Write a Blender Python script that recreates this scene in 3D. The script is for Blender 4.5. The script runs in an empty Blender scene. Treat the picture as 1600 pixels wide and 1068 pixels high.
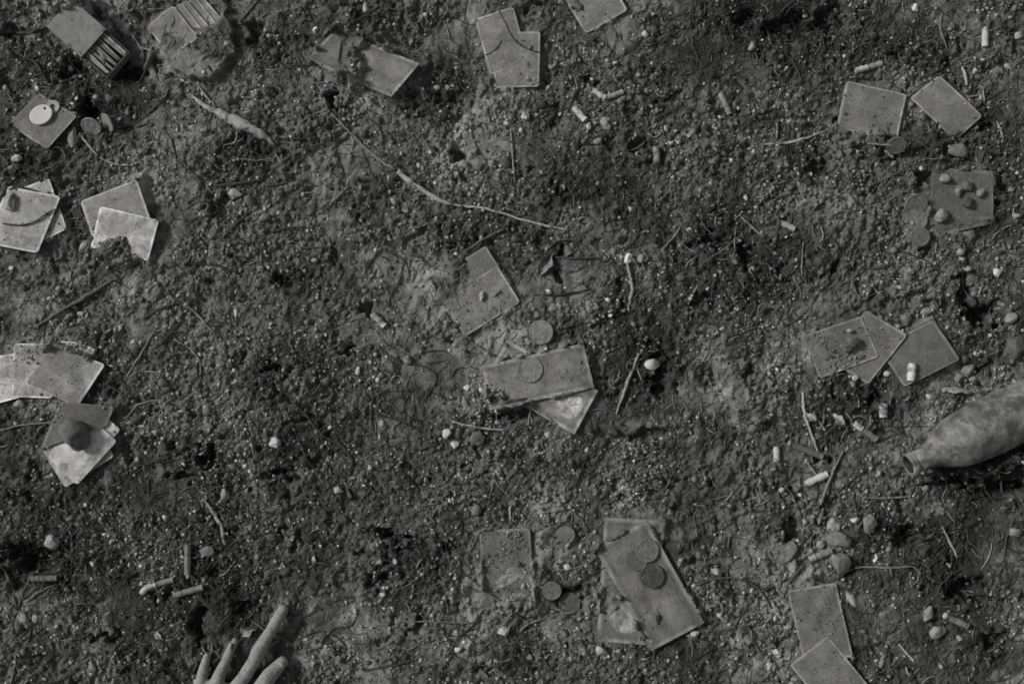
import bpy, bmesh, math
import numpy as np
from math import radians as R, sin, cos, pi
sc = bpy.context.scene
rng = np.random.default_rng(7)

# ------------------------------------------------------------------ camera, light
CAM_H = 2.05
cam_d = bpy.data.cameras.new("camera"); cam = bpy.data.objects.new("camera", cam_d)
sc.collection.objects.link(cam); sc.camera = cam
cam.location = (0, 0, CAM_H); cam.rotation_euler = (0, 0, 0)
cam_d.sensor_width = 36; cam_d.lens = 36 * CAM_H / 1.6
cam_d.clip_start = .05; cam_d.clip_end = 200

SUN_EL = 34; AZ = math.atan2(.36, -.93)          # the light comes from the left and a little from above
sl = bpy.data.lights.new("sun", 'SUN'); sl.energy = 2.7; sl.angle = R(13); sl.color = (1, .985, .95)
so = bpy.data.objects.new("sun", sl); sc.collection.objects.link(so)
from mathutils import Vector, Matrix, Quaternion
Ld = Vector((cos(AZ) * cos(R(SUN_EL)), sin(AZ) * cos(R(SUN_EL)), sin(R(SUN_EL))))
so.rotation_euler = Ld.to_track_quat('Z', 'Y').to_euler(); so.location = Ld * 5
w = bpy.data.worlds.new("World"); sc.world = w; w.use_nodes = True
nt = w.node_tree; nt.nodes.clear()
sky = nt.nodes.new('ShaderNodeTexSky'); sky.sky_type = 'NISHITA'; sky.sun_disc = False
sky.sun_elevation = R(SUN_EL); sky.sun_rotation = pi / 2 - AZ
hs = nt.nodes.new('ShaderNodeHueSaturation'); hs.inputs['Saturation'].default_value = .03
bg = nt.nodes.new('ShaderNodeBackground'); bg.inputs['Strength'].default_value = .055
wo = nt.nodes.new('ShaderNodeOutputWorld')
nt.links.new(sky.outputs[0], hs.inputs['Color']); nt.links.new(hs.outputs[0], bg.inputs[0]); nt.links.new(bg.outputs[0], wo.inputs[0])
sc.view_settings.view_transform = 'Standard'; sc.view_settings.look = 'None'
sc.view_settings.gamma = 1; sc.view_settings.use_curve_mapping = False
sc.view_settings.exposure = 0.08
sc.cycles.filter_width = 1.75

# ------------------------------------------------------------------ noise
_lat = {}
def vnoise(x, y, s, seed):
    if seed not in _lat: _lat[seed] = np.random.default_rng(1000 + seed).random((256, 256)) * 2 - 1
    L = _lat[seed]
    u = x / s + 37.3 * (seed % 7); v = y / s + 11.7 * (seed % 11)
    iu = np.floor(u).astype(int); iv = np.floor(v).astype(int); fu = u - iu; fv = v - iv
    fu = fu * fu * (3 - 2 * fu); fv = fv * fv * (3 - 2 * fv)
    a = L[iu & 255, iv & 255]; b = L[(iu + 1) & 255, iv & 255]; c = L[iu & 255, (iv + 1) & 255]; d = L[(iu + 1) & 255, (iv + 1) & 255]
    return (a * (1 - fu) + b * fu) * (1 - fv) + (c * (1 - fu) + d * fu) * fv
def fbm(x, y, s, o=3, seed=1):
    r = 0; a = 1; t = 0
    for k in range(o):
        q = .6 * k + seed
        xx = x * cos(q) - y * sin(q); yy = x * sin(q) + y * cos(q)
        r = r + a * vnoise(xx, yy, s / 2 ** k, seed * 5 + k); t += a; a *= .55
    return r / t
def lowf(x, y): return np.exp(1.05 * fbm(x, y, .10, 4, 21) - .75 * sstep((fbm(x, y, .07, 4, 27) - .10) / .25))
def sstep(t): t = np.clip(t, 0, 1); return t * t * (3 - 2 * t)
def W(px, py): return (np.asarray(px, float) - 800) / 1000, (534 - np.asarray(py, float)) / 1000

# ------------------------------------------------------------------ the flat things: four corners in mm of the ground plan, listed bottom of the pile first
# name, corners (c00,c10,c11,c01), z of corners in mm, tone, dirt, kind, bend(mm along u, along v), dict
CARDS = []
def C(name, q, z, tone, dirt, kind='card', bend=(0, 0), label='', group=None, n=10, wave=0):
    CARDS.append(dict(name=name, q=q, z=z, tone=tone, dirt=dirt, kind=kind, bend=bend, label=label, group=group, n=n, wave=wave))
G1 = 'playing cards lying in the soil'; G2 = 'banknotes lying in the soil'
# buried pack at top left
for k in range(6):
    C('playing_card', [(232 + 10 * k, 44 - 5 * k), (274 + 10 * k + k % 2 * 3, 12 - 5 * k), (314 + 10 * k, 62 - 6 * k), (268 + 10 * k, 92 - 6 * k)], tuple(a - 1.9 * k for a in (9, 14, 14, 8)), [.34, .36, .3, .38, .33, .36][k], .55,
      label=['top card of the mud covered fanned pack, caked with mud', 'fifth card up in the mud covered fanned pack', 'fourth card up in the mud covered fanned pack',
             'third card up in the mud covered fanned pack', 'second lowest card of the mud covered fanned pack', 'lowest card of the mud covered pack at the top left, its rim just showing'][k], n=4)
C('playing_card', [(14, 196), (62, 146), (123, 182), (76, 234)], (2, 2, 5, 5), .24, .7, label='muddy grey card lying under the white oval tag', n=14)
C('banknote', [(480, 94), (528, 44), (657, 104), (613, 155)], (5, 5, 19, 17), .24, .45, 'note', (0, -7), 'muddy banknote with its right end curling up, dark gap beneath', n=10, wave=0)
C('playing_card', [(757, 92), (818, 78), (838, 158), (778, 172)], (2, 2, 1, 0), .25, .7, label='lowest of three overlapping cards at the top centre, almost wholly covered')
C('playing_card', [(742, 31), (802, 12), (826, 99), (766, 118)], (3, 4, 4, 3), .27, .3, label='back card of the overlapping pair at the top centre, tilted to the left')
C('playing_card', [(774, 53), (844, 51), (842, 137), (771, 139)], (5, 7, 7, 4), .27, .45, label='front upright card of the top centre pair, crossed by a thin dark rootlet')
C('playing_card', [(868, -22), (934, -58), (980, 18), (915, 54)], (3, 6, 8, 4), .29, .4, bend=(-2, 0), label='grey card cut off by the top edge of the photo with a dark smudge')
C('playing_card', [(1321, 127), (1415, 149), (1400, 222), (1306, 200)], (5, 6, 4, 3), .23, .2, label='plain grey card at the right with its lower edge under soil beside a dark hollow')
C('playing_card', [(1420, 154), (1465, 119), (1532, 183), (1490, 221)], (5, 5, 8, 4), .23, .35, label='pale rimmed grey card standing on its corner left of a thin splinter')
C('banknote', [(1535, 288), (1543, 351), (1466, 368), (1440, 300)], (3, 4, 3, 2), .12, .6, 'note', (0, 2), 'dark lower banknote under the clods beside the three coins', n=20)
C('banknote', [(1549, 268), (1549, 343), (1449, 352), (1455, 262)], (6, 6, 3, 4), .15, .8, 'note', (0, -2), 'dark upper banknote with a pale right edge, littered with clods', n=30)
C('playing_card', [(20, 300), (78, 278), (106, 358), (48, 386)], (2, 4, 4, 3), .48, .3, label='pale lower card of the pair at the left edge, two corners showing')
C('playing_card', [(14, 292), (98, 308), (62, 396), (-22, 380)], (5, 8, 9, 5), .46, .25, bend=(3, 0), label='pale upper card at the left edge with a stone and a dark rootlet on it')
C('playing_card', [(127, 315), (216, 281), (243, 360), (153, 395)], (4, 6, 5, 1), .31, .2, label='light grey card with a pale rim, behind the muddy white card')
C('playing_card', [(159, 323), (251, 345), (234, 408), (142, 386)], (7, 9, 8, 3), .62, .4, label='white card half hidden by mud in front of the light grey card')
C('playing_card', [(-30, 562), (55, 545), (72, 610), (-18, 634)], (3, 4, 5, 5), .62, .25, label='leftmost white card of the fan at the left edge')
C('playing_card', [(79, 531), (127, 535), (151, 546), (90, 610)], (3, 4, 4, 3), .55, .3, label='white card peeping out at the top of the left fan')
C('playing_card', [(24, 536), (84, 537), (84, 622), (22, 619)], (5, 6, 6, 6), .50, .5, label='upright white card in the middle of the left fan, spattered with soil')
C('playing_card', [(83, 537), (168, 569), (125, 635), (40, 597)], (7, 11, 12, 7), .36, .6, label='grey speckled card on top of the left fan, pale rim at its right')
C('playing_card', [(67, 702), (145, 650), (180, 712), (104, 761)], (3, 4, 5, 5), .5, .35, 'face', label='lowest white card under the big stone, its corner pointing down')
C('playing_card', [(80, 700), (143, 630), (191, 670), (128, 742)], (5, 6, 8, 8), .55, .2, 'face', label='middle white card under the big stone with a nicked right corner')
C('playing_card', [(76, 711), (137, 643), (186, 688), (124, 756)], (7, 7, 10, 10), .6, .2, 'face', label='bright white card face under the big stone with grey print')
C('playing_card', [(98, 626), (182, 634), (170, 664), (67, 700)], (10, 11.5, 12, 9), .15, .4, bend=(2, 0), label='dark grey card lying directly beneath the big stone')
C('playing_card', [(759, 384), (797, 445), (712, 497), (674, 437)], (5, 5, 1, 1), .26, .6, label='rear card at the centre, one rounded corner showing above the dust', n=16)
C('playing_card', [(777, 415), (813, 472), (726, 526), (692, 468)], (7, 7, 6, 1), .27, .5, label='front card at the centre with a small pebble on it', n=16)
C('banknote', [(755, 597), (792, 530), (934, 610), (897, 678)], (1, 6, 7, 7), .30, .3, 'note', (0, 0), 'lower banknote of the crossed centre pair, pale oval at its right end', n=10)
C('banknote', [(765, 640), (753, 571), (911, 536), (928, 605)], (9, 7, 9, 9), .26, .35, 'note', (0, 1), 'upper banknote of the crossed centre pair, under a round coin', n=16, wave=1.2)
C('playing_card', [(1370, 543), (1456, 500), (1498, 561), (1411, 604)], (3, 5, 6, 5), .17, .35, label='dark right card of the row of three, with a white stub on it')
C('playing_card', [(1292, 561), (1351, 484), (1415, 523), (1354, 600)], (4, 6, 9, 7), .2, .4, label='middle card in the row of three at the right')
C('playing_card', [(1279, 591), (1251, 525), (1343, 494), (1371, 557)], (7, 7, 8, 9), .21, .45, label='left card in the row of three at the right, clods heaped on it', n=24)
C('playing_card', [(749, 827), (828, 824), (834, 935), (755, 940)], (4, 7, 4, 2), .2, .7, label='dusty card at the bottom centre, its lower half under soil', n=40)
C('banknote', [(944, 807), (1037, 812), (1022, 1007), (932, 1000)], (5, 6, 4, 4), .19, .35, 'note', (0, -1), 'lower upright banknote of the crossed pair at the bottom, pale oval at its foot', n=14)
C('banknote', [(929, 856), (1009, 811), (1099, 970), (1018, 1014)], (6, 7, 9, 6), .2, .35, 'note', (0, 2), 'upper slanting banknote of the crossed pair at the bottom', n=16)
C('playing_card', [(1229, 921), (1304, 908), (1331, 1023), (1256, 1038)], (4, 6, 7, 5), .2, .2, bend=(2.5, 0), label='grey card with a diagonal crease at the lower right')
C('playing_card', [(1232, 1036), (1291, 990), (1369, 1085), (1310, 1131)], (7, 8, 9, 7), .22, .25, label='grey card overlapping the creased card, cut off by the bottom edge of the photo')

def card_xyz(c, u, v):
    q = np.array(c['q'], float); zz = c['z']
    px = (1 - u) * (1 - v) * q[0, 0] + u * (1 - v) * q[1, 0] + u * v * q[2, 0] + (1 - u) * v * q[3, 0]
    py = (1 - u) * (1 - v) * q[0, 1] + u * (1 - v) * q[1, 1] + u * v * q[2, 1] + (1 - u) * v * q[3, 1]
    z = (1 - u) * (1 - v) * zz[0] + u * (1 - v) * zz[1] + u * v * zz[2] + (1 - u) * v * zz[3]
    z = z + c['bend'][0] * 4 * u * (1 - u) + c['bend'][1] * 4 * v * (1 - v)
    z = z + c['wave'] * np.sin(v * 9) * (1 - u)
    x, y = W(px, py)
    return x, y, z / 1000 + .001
def inside(c, px, py, grow=0):
    q = np.array(c['q'], float); cen = q.mean(0)
    s = np.sign((q[1, 0] - q[0, 0]) * (q[2, 1] - q[1, 1]) - (q[1, 1] - q[0, 1]) * (q[2, 0] - q[1, 0]))
    d = np.full(np.shape(px), 1e9)
    for i in range(4):
        a = q[i]; b = q[(i + 1) % 4]; e = b - a; L = np.hypot(*e)
        d = np.minimum(d, s * (e[0] * (py - a[1]) - e[1] * (px - a[0])) / L)
    return d + grow           # signed distance: positive inside

# ------------------------------------------------------------------ relief of the ground (all in mm of the plan)
PITS = [(135, 168, 17, 14, 34), (519, 151, 9, 17, 30), (717, 246, 14, 9, 26), (1275, 262, 20, 13, 20), (348, 325, 20, 20, 16), (55, 872, 48, 22, 40), (25, 900, 25, 18, 20),
        (612, 838, 30, 8, 26), (590, 908, 22, 13, 18), (1538, 492, 30, 19, 42), (1506, 455, 9, 22, 20), (1500, 428, 10, 8, 14), (1425, 842, 38, 16, 24), (1512, 918, 32, 22, 30),
        (1327, 192, 24, 8, 26), (328, 712, 15, 20, 24), (290, 745, 22, 8, 16), (1030, 590, 14, 32, 22), (1012, 680, 22, 12, 16), (1240, 45, 44, 24, 26), (1168, 26, 22, 12, 20), (1300, 30, 22, 26, 20),
        (1100, 470, 34, 10, 12), (570, 480, 10, 14, 14), (168, 992, 22, 9, 20), (308, 975, 14, 24, 26), (392, 950, 24, 8, 14), (890, 935, 22, 16, 12), (800, 648, 30, 12, 16),
        (1308, 410, 16, 10, 20), (929, 126, 16, 5, 14), (110, 110, 26, 14, 20), (160, 95, 10, 8, 10), (1238, 830, 14, 26, 18), (440, 440, 12, 10, 16), (545, 548, 14, 9, 16), (440, 830, 6, 12, 12), (462, 850, 6, 14, 12),
        (250, 100, 7, 10, 12), (268, 120, 10, 5, 10), (203, 116, 20, 13, 24), (150, 25, 20, 6, 10), (400, 50, 14, 22, 18), (25, 50, 30, 7, 14), (90, 45, 8, 8, 8), (880, 395, 14, 8, 16), (870, 430, 10, 6, 14), (1165, 400, 12, 20, 16), (1110, 380, 36, 12, 14),
        (430, 580, 26, 10, 16), (440, 740, 26, 8, 14), (490, 720, 12, 12, 12), (700, 160, 30, 8, 8), (1000, 225, 22, 14, 14), (950, 225, 16, 14, 10), (1440, 280, 12, 14, 18), (625, 860, 12, 6, 14), (705, 855, 14, 10, 14),
        (760, 1045, 14, 6, 10), (645, 975, 12, 10, 14), (130, 480, 12, 8, 10), (1370, 625, 22, 12, 20), (1240, 770, 20, 8, 10), (1290, 715, 10, 12, 18), (1110, 600, 10, 8, 10), (1170, 580, 12, 10, 14), (30, 780, 30, 6, 8),
        (200, 700, 14, 26, 8), (1560, 1000, 26, 20, 16), (1590, 760, 16, 10, 20), (1045, 760, 12, 6, 8), (560, 870, 10, 6, 10), (615, 965, 8, 10, 12), (280, 700, 16, 8, 10), (240, 640, 8, 6, 8), (1470, 757, 40, 8, 14), (1560, 765, 55, 14, 24)]
MOUNDS = [(700, 440, 45, 32, 7), (735, 375, 18, 10, 6), (690, 505, 22, 26, 5), (725, 405, 22, 12, 3), (556, 98, 18, 34, 19), (530, 118, 18, 14, 10), (580, 60, 26, 18, 10), (540, 125, 14, 14, 7), (190, 395, 42, 18, 10), (195, 375, 34, 14, 7), (175, 355, 14, 12, 4),
          (1350, 222, 60, 14, 10), (1400, 230, 40, 12, 9), (1480, 222, 24, 10, 9), (785, 160, 50, 22, 9), (790, 130, 26, 8, 3), (757, 130, 14, 14, 7), (40, 606, 40, 6, 3), (800, 905, 36, 16, 4), (812, 948, 40, 20, 8), (780, 870, 24, 8, 3), (845, 890, 12, 16, 6),
          (960, 900, 16, 30, 3), (945, 935, 20, 18, 6), (925, 860, 12, 20, 4), (775, 625, 26, 18, 11), (800, 635, 22, 12, 7), (1455, 262, 16, 12, 6), (1500, 372, 26, 8, 5), (1300, 590, 18, 8, 5), (1330, 592, 14, 8, 6), (1395, 570, 10, 20, 3),
          (30, 160, 18, 14, 6), (110, 165, 14, 10, 5), (95, 18, 22, 14, 27), (130, 10, 30, 12, 27), (215, 10, 30, 30, 8), (75, 270, 24, 14, 6), (10, 300, 14, 16, 7), (1250, 1010, 14, 20, 2), (900, 20, 12, 18, 5), (640, 20, 60, 30, 6),
          (520, 170, 50, 40, 6), (1330, 340, 90, 60, 8), (1180, 620, 50, 40, 8), (450, 600, 60, 40, 6), (840, 490, 60, 40, 5), (250, 470, 60, 40, 6), (1170, 740, 60, 40, 6), (700, 930, 50, 40, 5), (1478, 742, 36, 9, 12), (1535, 732, 40, 12, 24), (1590, 716, 40, 16, 34), (1630, 700, 30, 18, 36), (455, 940, 10, 14, 4), (360, 1012, 12, 16, 9), (345, 1030, 8, 10, 8), (395, 1050, 9, 16, 8), (330, 1052, 5, 12, 8), (355, 1060, 8, 8, 9), (330, 230, 60, 30, 8), (470, 250, 80, 40, 5)]  # bank beside the bottle is added to darken its lower flank
PACK = [(246, 74), (272, 21), (300, -30), (350, -30), (358, 20), (374, 80), (350, 106), (326, 127), (297, 122), (287, 111), (266, 106)]
DUST = [(800, 480, 75, 60, 1), (690, 450, 70, 50, 1), (1330, 340, 80, 50, 1), (640, 430, 40, 40, .6), (470, 520, 70, 40, .6), (180, 470, 60, 40, .5), (310, 60, 80, 80, 1.6), (850, 430, 30, 40, .8), (800, 900, 60, 55, .9), (880, 840, 50, 40, .8),
        (200, 370, 60, 30, .7), (1180, 630, 45, 35, .6), (600, 200, 60, 50, .5), (380, 490, 60, 40, .5), (700, 980, 60, 40, .5), (580, 700, 50, 40, .4), (1170, 860, 50, 50, .6), (1160, 900, 40, 30, .5), (240, 250, 60, 40, .4), (40, 560, 60, 50, .5),
        (960, 200, 40, 30, .4), (760, 180, 60, 60, .5), (1330, 170, 60, 40, .4), (550, 90, 80, 50, .5), (890, 600, 50, 50, .3), (430, 850, 40, 40, .4), (1000, 860, 60, 60, .5), (220, 110, 50, 40, .4), (1270, 700, 30, 40, .3)]
DARK_AND_SHADE = [(1240, 60, 110, 60, 1), (1400, 60, 80, 40, .5), (1180, 20, 60, 30, .8), (70, 880, 90, 60, 1), (260, 950, 120, 70, .8), (350, 880, 60, 60, .6), (1010, 600, 60, 80, .7), (1090, 460, 90, 50, .6), (1250, 400, 80, 50, .6), (1320, 650, 80, 60, .7),
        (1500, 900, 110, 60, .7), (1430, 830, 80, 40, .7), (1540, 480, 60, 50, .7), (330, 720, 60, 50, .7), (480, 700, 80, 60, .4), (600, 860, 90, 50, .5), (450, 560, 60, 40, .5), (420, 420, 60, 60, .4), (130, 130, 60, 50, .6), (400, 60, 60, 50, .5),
        (900, 280, 100, 40, .4), (1100, 300, 100, 60, .3), (880, 930, 40, 30, .6), (1560, 780, 60, 50, .5), (1000, 760, 120, 40, .3), (200, 760, 60, 60, .4), (1480, 1020, 120, 60, .4), (640, 660, 60, 40, .4), (1240, 240, 60, 50, .5), (1400, 640, 60, 50, .4), (60, 780, 70, 30, .4), (400, 1040, 60, 60, .5), (1590, 680, 60, 120, .5), (1530, 742, 80, 22, 1.0), (1420, 1050, 200, 50, .4), (30, 1000, 80, 60, .5), (10, 120, 50, 90, .4), (1120, 90, 80, 60, .3), (1590, 200, 50, 120, .3)]  # dark patches, plus shade painted at frame edges and under the bottle
def blob(L, px, py):
    r = 0
    for (a, b, c, d, s) in L:
        dd = ((px - a) / c) ** 2 + ((py - b) / d) ** 2
        r = r + s * np.exp(-dd * .9)
    return r
def seg_poly_sd(poly, px, py):
    p = np.array(poly, float); d = np.full(np.shape(px), 1e9); ins = np.zeros(np.shape(px), bool)
    for i in range(len(p)):
        a = p[i]; b = p[(i + 1) % len(p)]; e = b - a
        t = np.clip(((px - a[0]) * e[0] + (py - a[1]) * e[1]) / (e @ e), 0, 1)
        d = np.minimum(d, np.hypot(px - a[0] - t * e[0], py - a[1] - t * e[1]))
        c = ((a[1] > py) != (b[1] > py)) & (px < (b[0] - a[0]) * (py - a[1]) / (b[1] - a[1] + 1e-9) + a[0]); ins ^= c
    return np.where(ins, d, -d)
def relief(px, py):
    x, y = W(px, py)
    dust = np.clip(blob(DUST, px, py) + .9 * sstep((fbm(x, y, .11, 3, 71) - .12) / .3), 0, 1)
    wx = px + 9 * fbm(x, y, .03, 3, 3) + 13 * fbm(x, y, .012, 2, 13); wy = py + 9 * fbm(x, y, .03, 3, 4) + 13 * fbm(x, y, .012, 2, 14)
    big = 7 * fbm(x, y, .22, 3, 5) + 6.5 * fbm(x, y, .05, 3, 6)
    n1 = fbm(x, y, .018, 4, 8); n1 = np.abs(n1) * 1.8 - .35
    fine = 5.0 * n1 + 3.2 * fbm(x, y, .006, 2, 9)
    h = big + fine * (1 - .72 * dust)
    h = h - 8 * sstep((fbm(x, y, .028, 4, 61) - .34) / .16) * (1 - dust)
    fl = np.zeros(np.shape(px))
    band = np.zeros(np.shape(px)); en = sstep((fbm(x, y, .035, 4, 91) - .08) / .2)
    for c in CARDS:
        d = inside(c, px, py); fl = np.maximum(fl, sstep((d + 16) / 16)); band = np.maximum(band, (c['z'][0] + c['z'][2] + 5) * (.66 if (c['kind'] == 'note' and c['dirt'] > .3) or c['dirt'] >= .6 else .3) * np.exp(-((d + 1) / 5.) ** 2) * (d < 9))
    for (q) in [dict(q=[(70, 41), (118, 6), (220, 90), (180, 122)])]: fl = np.maximum(fl, sstep((inside(q, px, py) + 14) / 14))
    h = h * (1 - fl) + (.12 * fine + .5) * fl
    m = band * en
    for (a, b, c, d, s) in MOUNDS:
        dd = np.sqrt(((wx - a) / c) ** 2 + ((wy - b) / d) ** 2)
        m = m + s * sstep((1.5 - dd) / 1.3)
    h = h + m * (1 + .10 * fine)
    sd = seg_poly_sd(PACK, wx * .6 + px * .4, wy * .6 + py * .4)
    open_ = sstep((1.25 - np.hypot((px - 312) / 36, (py - 14) / 28)) / .3)      # where the pack's edges show
    kp = sstep(sd / 3 + .4); h = h * (1 - kp) + kp * (13 + .32 * fine + 2 * fbm(x, y, .04, 2, 77) - 10 * open_)
    for (a, b, c, d, s) in PITS:
        dd = np.sqrt(((wx - a) / c) ** 2 + ((wy - b) / d) ** 2) + .18 * n1
        h = h - s * sstep((1.25 - dd) / .7)
    return h / 1000, dust, fl
def axis(lo, hi, step, far):
    mid = np.arange(lo, hi, step); g = []; s = step; p = hi
    while p < far: g.append(p); s *= 1.22; p += s
    g = np.array(g + [far]); return np.concatenate([lo - (g - hi)[::-1][:-1] - step, mid, g])
xs = axis(-.93, .93, .00155, 6.0); ys = axis(-.66, .66, .00155, 6.0)
GX, GY = np.meshgrid(xs, ys)
PX = GX * 1000 + 800; PY = 534 - GY * 1000
H, DU, FL = relief(PX, PY)
def Hs(x, y):
    i = np.clip(np.searchsorted(xs, x) - 1, 0, len(xs) - 2); j = np.clip(np.searchsorted(ys, y) - 1, 0, len(ys) - 2)
    fx = (x - xs[i]) / (xs[i + 1] - xs[i]); fy = (y - ys[j]) / (ys[j + 1] - ys[j])
    return (H[j, i] * (1 - fx) + H[j, i + 1] * fx) * (1 - fy) + (H[j + 1, i] * (1 - fx) + H[j + 1, i + 1] * fx) * fy

# ------------------------------------------------------------------ mesh helpers
def mesh(name, V, F, attr=None, smooth=False):
    V = np.asarray(V, np.float32); me = bpy.data.meshes.new(name)
    if isinstance(F, np.ndarray):
        k = F.shape[1]; me.vertices.add(len(V)); me.vertices.foreach_set('co', V.ravel())
        me.loops.add(F.size); me.loops.foreach_set('vertex_index', F.astype(np.int32).ravel())
        me.polygons.add(len(F)); me.polygons.foreach_set('loop_start', np.arange(0, F.size, k, dtype=np.int32))
        me.polygons.foreach_set('loop_total', np.full(len(F), k, np.int32)); me.update(calc_edges=True)
    else: me.from_pydata([tuple(map(float, v)) for v in V], [], [tuple(map(int, f)) for f in F]); me.update()
    if smooth: me.polygons.foreach_set('use_smooth', np.ones(len(me.polygons), bool))
    if attr is not None:
        a = me.attributes.new('tone', 'FLOAT', 'POINT'); a.data.foreach_set('value', np.asarray(attr, np.float32))
    return me
def link(name, me, mat, loc=(0, 0, 0), parent=None, color=None, rot=None):
    o = bpy.data.objects.new(name, me); sc.collection.objects.link(o); o.location = loc
    if mat: me.materials.append(mat)
    if parent: o.parent = parent
    if color: o.color = color
    if rot: o.rotation_euler = rot
    return o
def tag(o, label=None, cat=None, group=None, kind=None):
    if label: o['label'] = label
    if cat: o['category'] = cat
    if group: o['group'] = group
    if kind: o['kind'] = kind
    return o
def empty(name, loc, rz=0):
    o = bpy.data.objects.new(name, None); sc.collection.objects.link(o); o.location = loc; o.rotation_euler = (0, 0, rz); o.empty_display_size = .02
    return o
def smoothline(P, n=6):
    P = np.array(P, float)
    if len(P) < 3: t = np.linspace(0, 1, n + 1)[:, None]; return P[0] * (1 - t) + P[-1] * t
    Q = np.vstack([2 * P[0] - P[1], P, 2 * P[-1] - P[-2]]); out = []
    for i in range(1, len(Q) - 2):
        for t in np.arange(n) / n:
            out.append(.5 * ((2 * Q[i]) + (-Q[i - 1] + Q[i + 1]) * t + (2 * Q[i - 1] - 5 * Q[i] + 4 * Q[i + 1] - Q[i + 2]) * t * t + (-Q[i - 1] + 3 * Q[i] - 3 * Q[i + 1] + Q[i + 2]) * t ** 3))
    out.append(P[-1]); return np.array(out)
def tube(P, rad, seg=8, cap=True, rough=0, seed=0):
    P = np.array(P, float); n = len(P); rad = np.broadcast_to(np.array(rad, float), (n,)); r_ = np.random.default_rng(seed)
    T = np.gradient(P, axis=0); T /= np.linalg.norm(T, axis=1)[:, None] + 1e-12
    up = np.array([0, 0, 1.]); A = np.cross(T, up); bad = np.linalg.norm(A, axis=1) < 1e-4; A[bad] = (1, 0, 0)
    A /= np.linalg.norm(A, axis=1)[:, None]; B = np.cross(A, T)
    an = np.arange(seg) * 2 * pi / seg
    rr = rad[:, None] * (1 + rough * (r_.random((n, seg)) - .5) * 2)
    V = P[:, None, :] + rr[:, :, None] * (np.cos(an)[None, :, None] * A[:, None, :] + np.sin(an)[None, :, None] * B[:, None, :])
    V = V.reshape(-1, 3); F = []
    for i in range(n - 1):
        for j in range(seg): F.append((i * seg + j, (i + 1) * seg + j, (i + 1) * seg + (j + 1) % seg, i * seg + (j + 1) % seg))
    if cap: F.append(tuple(range(seg))[::1]); F.append(tuple((n - 1) * seg + j for j in range(seg))[::-1])
    return V, F

# ------------------------------------------------------------------ materials
TINT = (1.0, 1.0, .968)
def mat(name): m = bpy.data.materials.new(name); m.use_nodes = True; t = m.node_tree; return m, t, t.nodes['Principled BSDF']
def nd(t, ty, **k):
    n = t.nodes.new(ty)
    for a, b in k.items(): setattr(n, a, b)
    return n
def math_(t, op, a, b=None, c=None, clamp=False):
    n = nd(t, 'ShaderNodeMath', operation=op, use_clamp=clamp)
    for i, v in enumerate((a, b, c)):
        if v is None: continue
        if hasattr(v, 'links'): t.links.new(v, n.inputs[i])
        else: n.inputs[i].default_value = v
    return n.outputs[0]
def noise(t, vec, scale, detail=3, rough=.6):
    n = nd(t, 'ShaderNodeTexNoise'); n.inputs['Scale'].default_value = scale; n.inputs['Detail'].default_value = detail; n.inputs['Roughness'].default_value = rough
    if vec: t.links.new(vec, n.inputs['Vector'])
    return n.outputs['Fac']
def ramp(t, v, lo, hi, a=0., b=1.):
    n = nd(t, 'ShaderNodeMapRange'); n.inputs['From Min'].default_value = lo; n.inputs['From Max'].default_value = hi; n.inputs['To Min'].default_value = a; n.inputs['To Max'].default_value = b
    n.interpolation_type = 'SMOOTHSTEP'; t.links.new(v, n.inputs['Value']); return n.outputs[0]
def gray(t, v, bs, tint=TINT):
    n = nd(t, 'ShaderNodeVectorMath', operation='SCALE'); n.inputs[0].default_value = tint; t.links.new(v, n.inputs['Scale']); t.links.new(n.outputs[0], bs.inputs['Base Color'])
def bump(t, h, bs, dist, strength=1):
    n = nd(t, 'ShaderNodeBump'); n.inputs['Distance'].default_value = dist; n.inputs['Strength'].default_value = strength; t.links.new(h, n.inputs['Height']); t.links.new(n.outputs[0], bs.inputs['Normal'])
def mix(t, f, a, b):   # scalar lerp
    n = nd(t, 'ShaderNodeMix', data_type='FLOAT')
    for s, v in ((0, f), (2, a), (3, b)):
        if hasattr(v, 'links'): t.links.new(v, n.inputs[s])
        else: n.inputs[s].default_value = v
    return n.outputs[0]

def m_soil():
    m, t, b = mat('damp_soil'); at = nd(t, 'ShaderNodeAttribute', attribute_name='tone').outputs['Fac']; p = nd(t, 'ShaderNodeNewGeometry').outputs['Position']
    n = noise(t, p, 700, 3, .7); v = math_(t, 'MULTIPLY', at, ramp(t, n, .25, .75, .55, 1.5))
    gray(t, v, b); b.inputs['Roughness'].default_value = .95; b.inputs['Specular IOR Level'].default_value = .15
    bump(t, noise(t, p, 450, 4, .7), b, .002, .9); return m
def m_grain(name, rough=.9, f=1):
    m, t, b = mat(name); at = nd(t, 'ShaderNodeAttribute', attribute_name='tone').outputs['Fac']; p = nd(t, 'ShaderNodeNewGeometry').outputs['Position']
    v = math_(t, 'MULTIPLY', at, ramp(t, noise(t, p, 600, 2), .25, .75, .7 * f, 1.3 * f)); gray(t, v, b); b.inputs['Roughness'].default_value = rough; b.inputs['Specular IOR Level'].default_value = .25; return m
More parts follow.
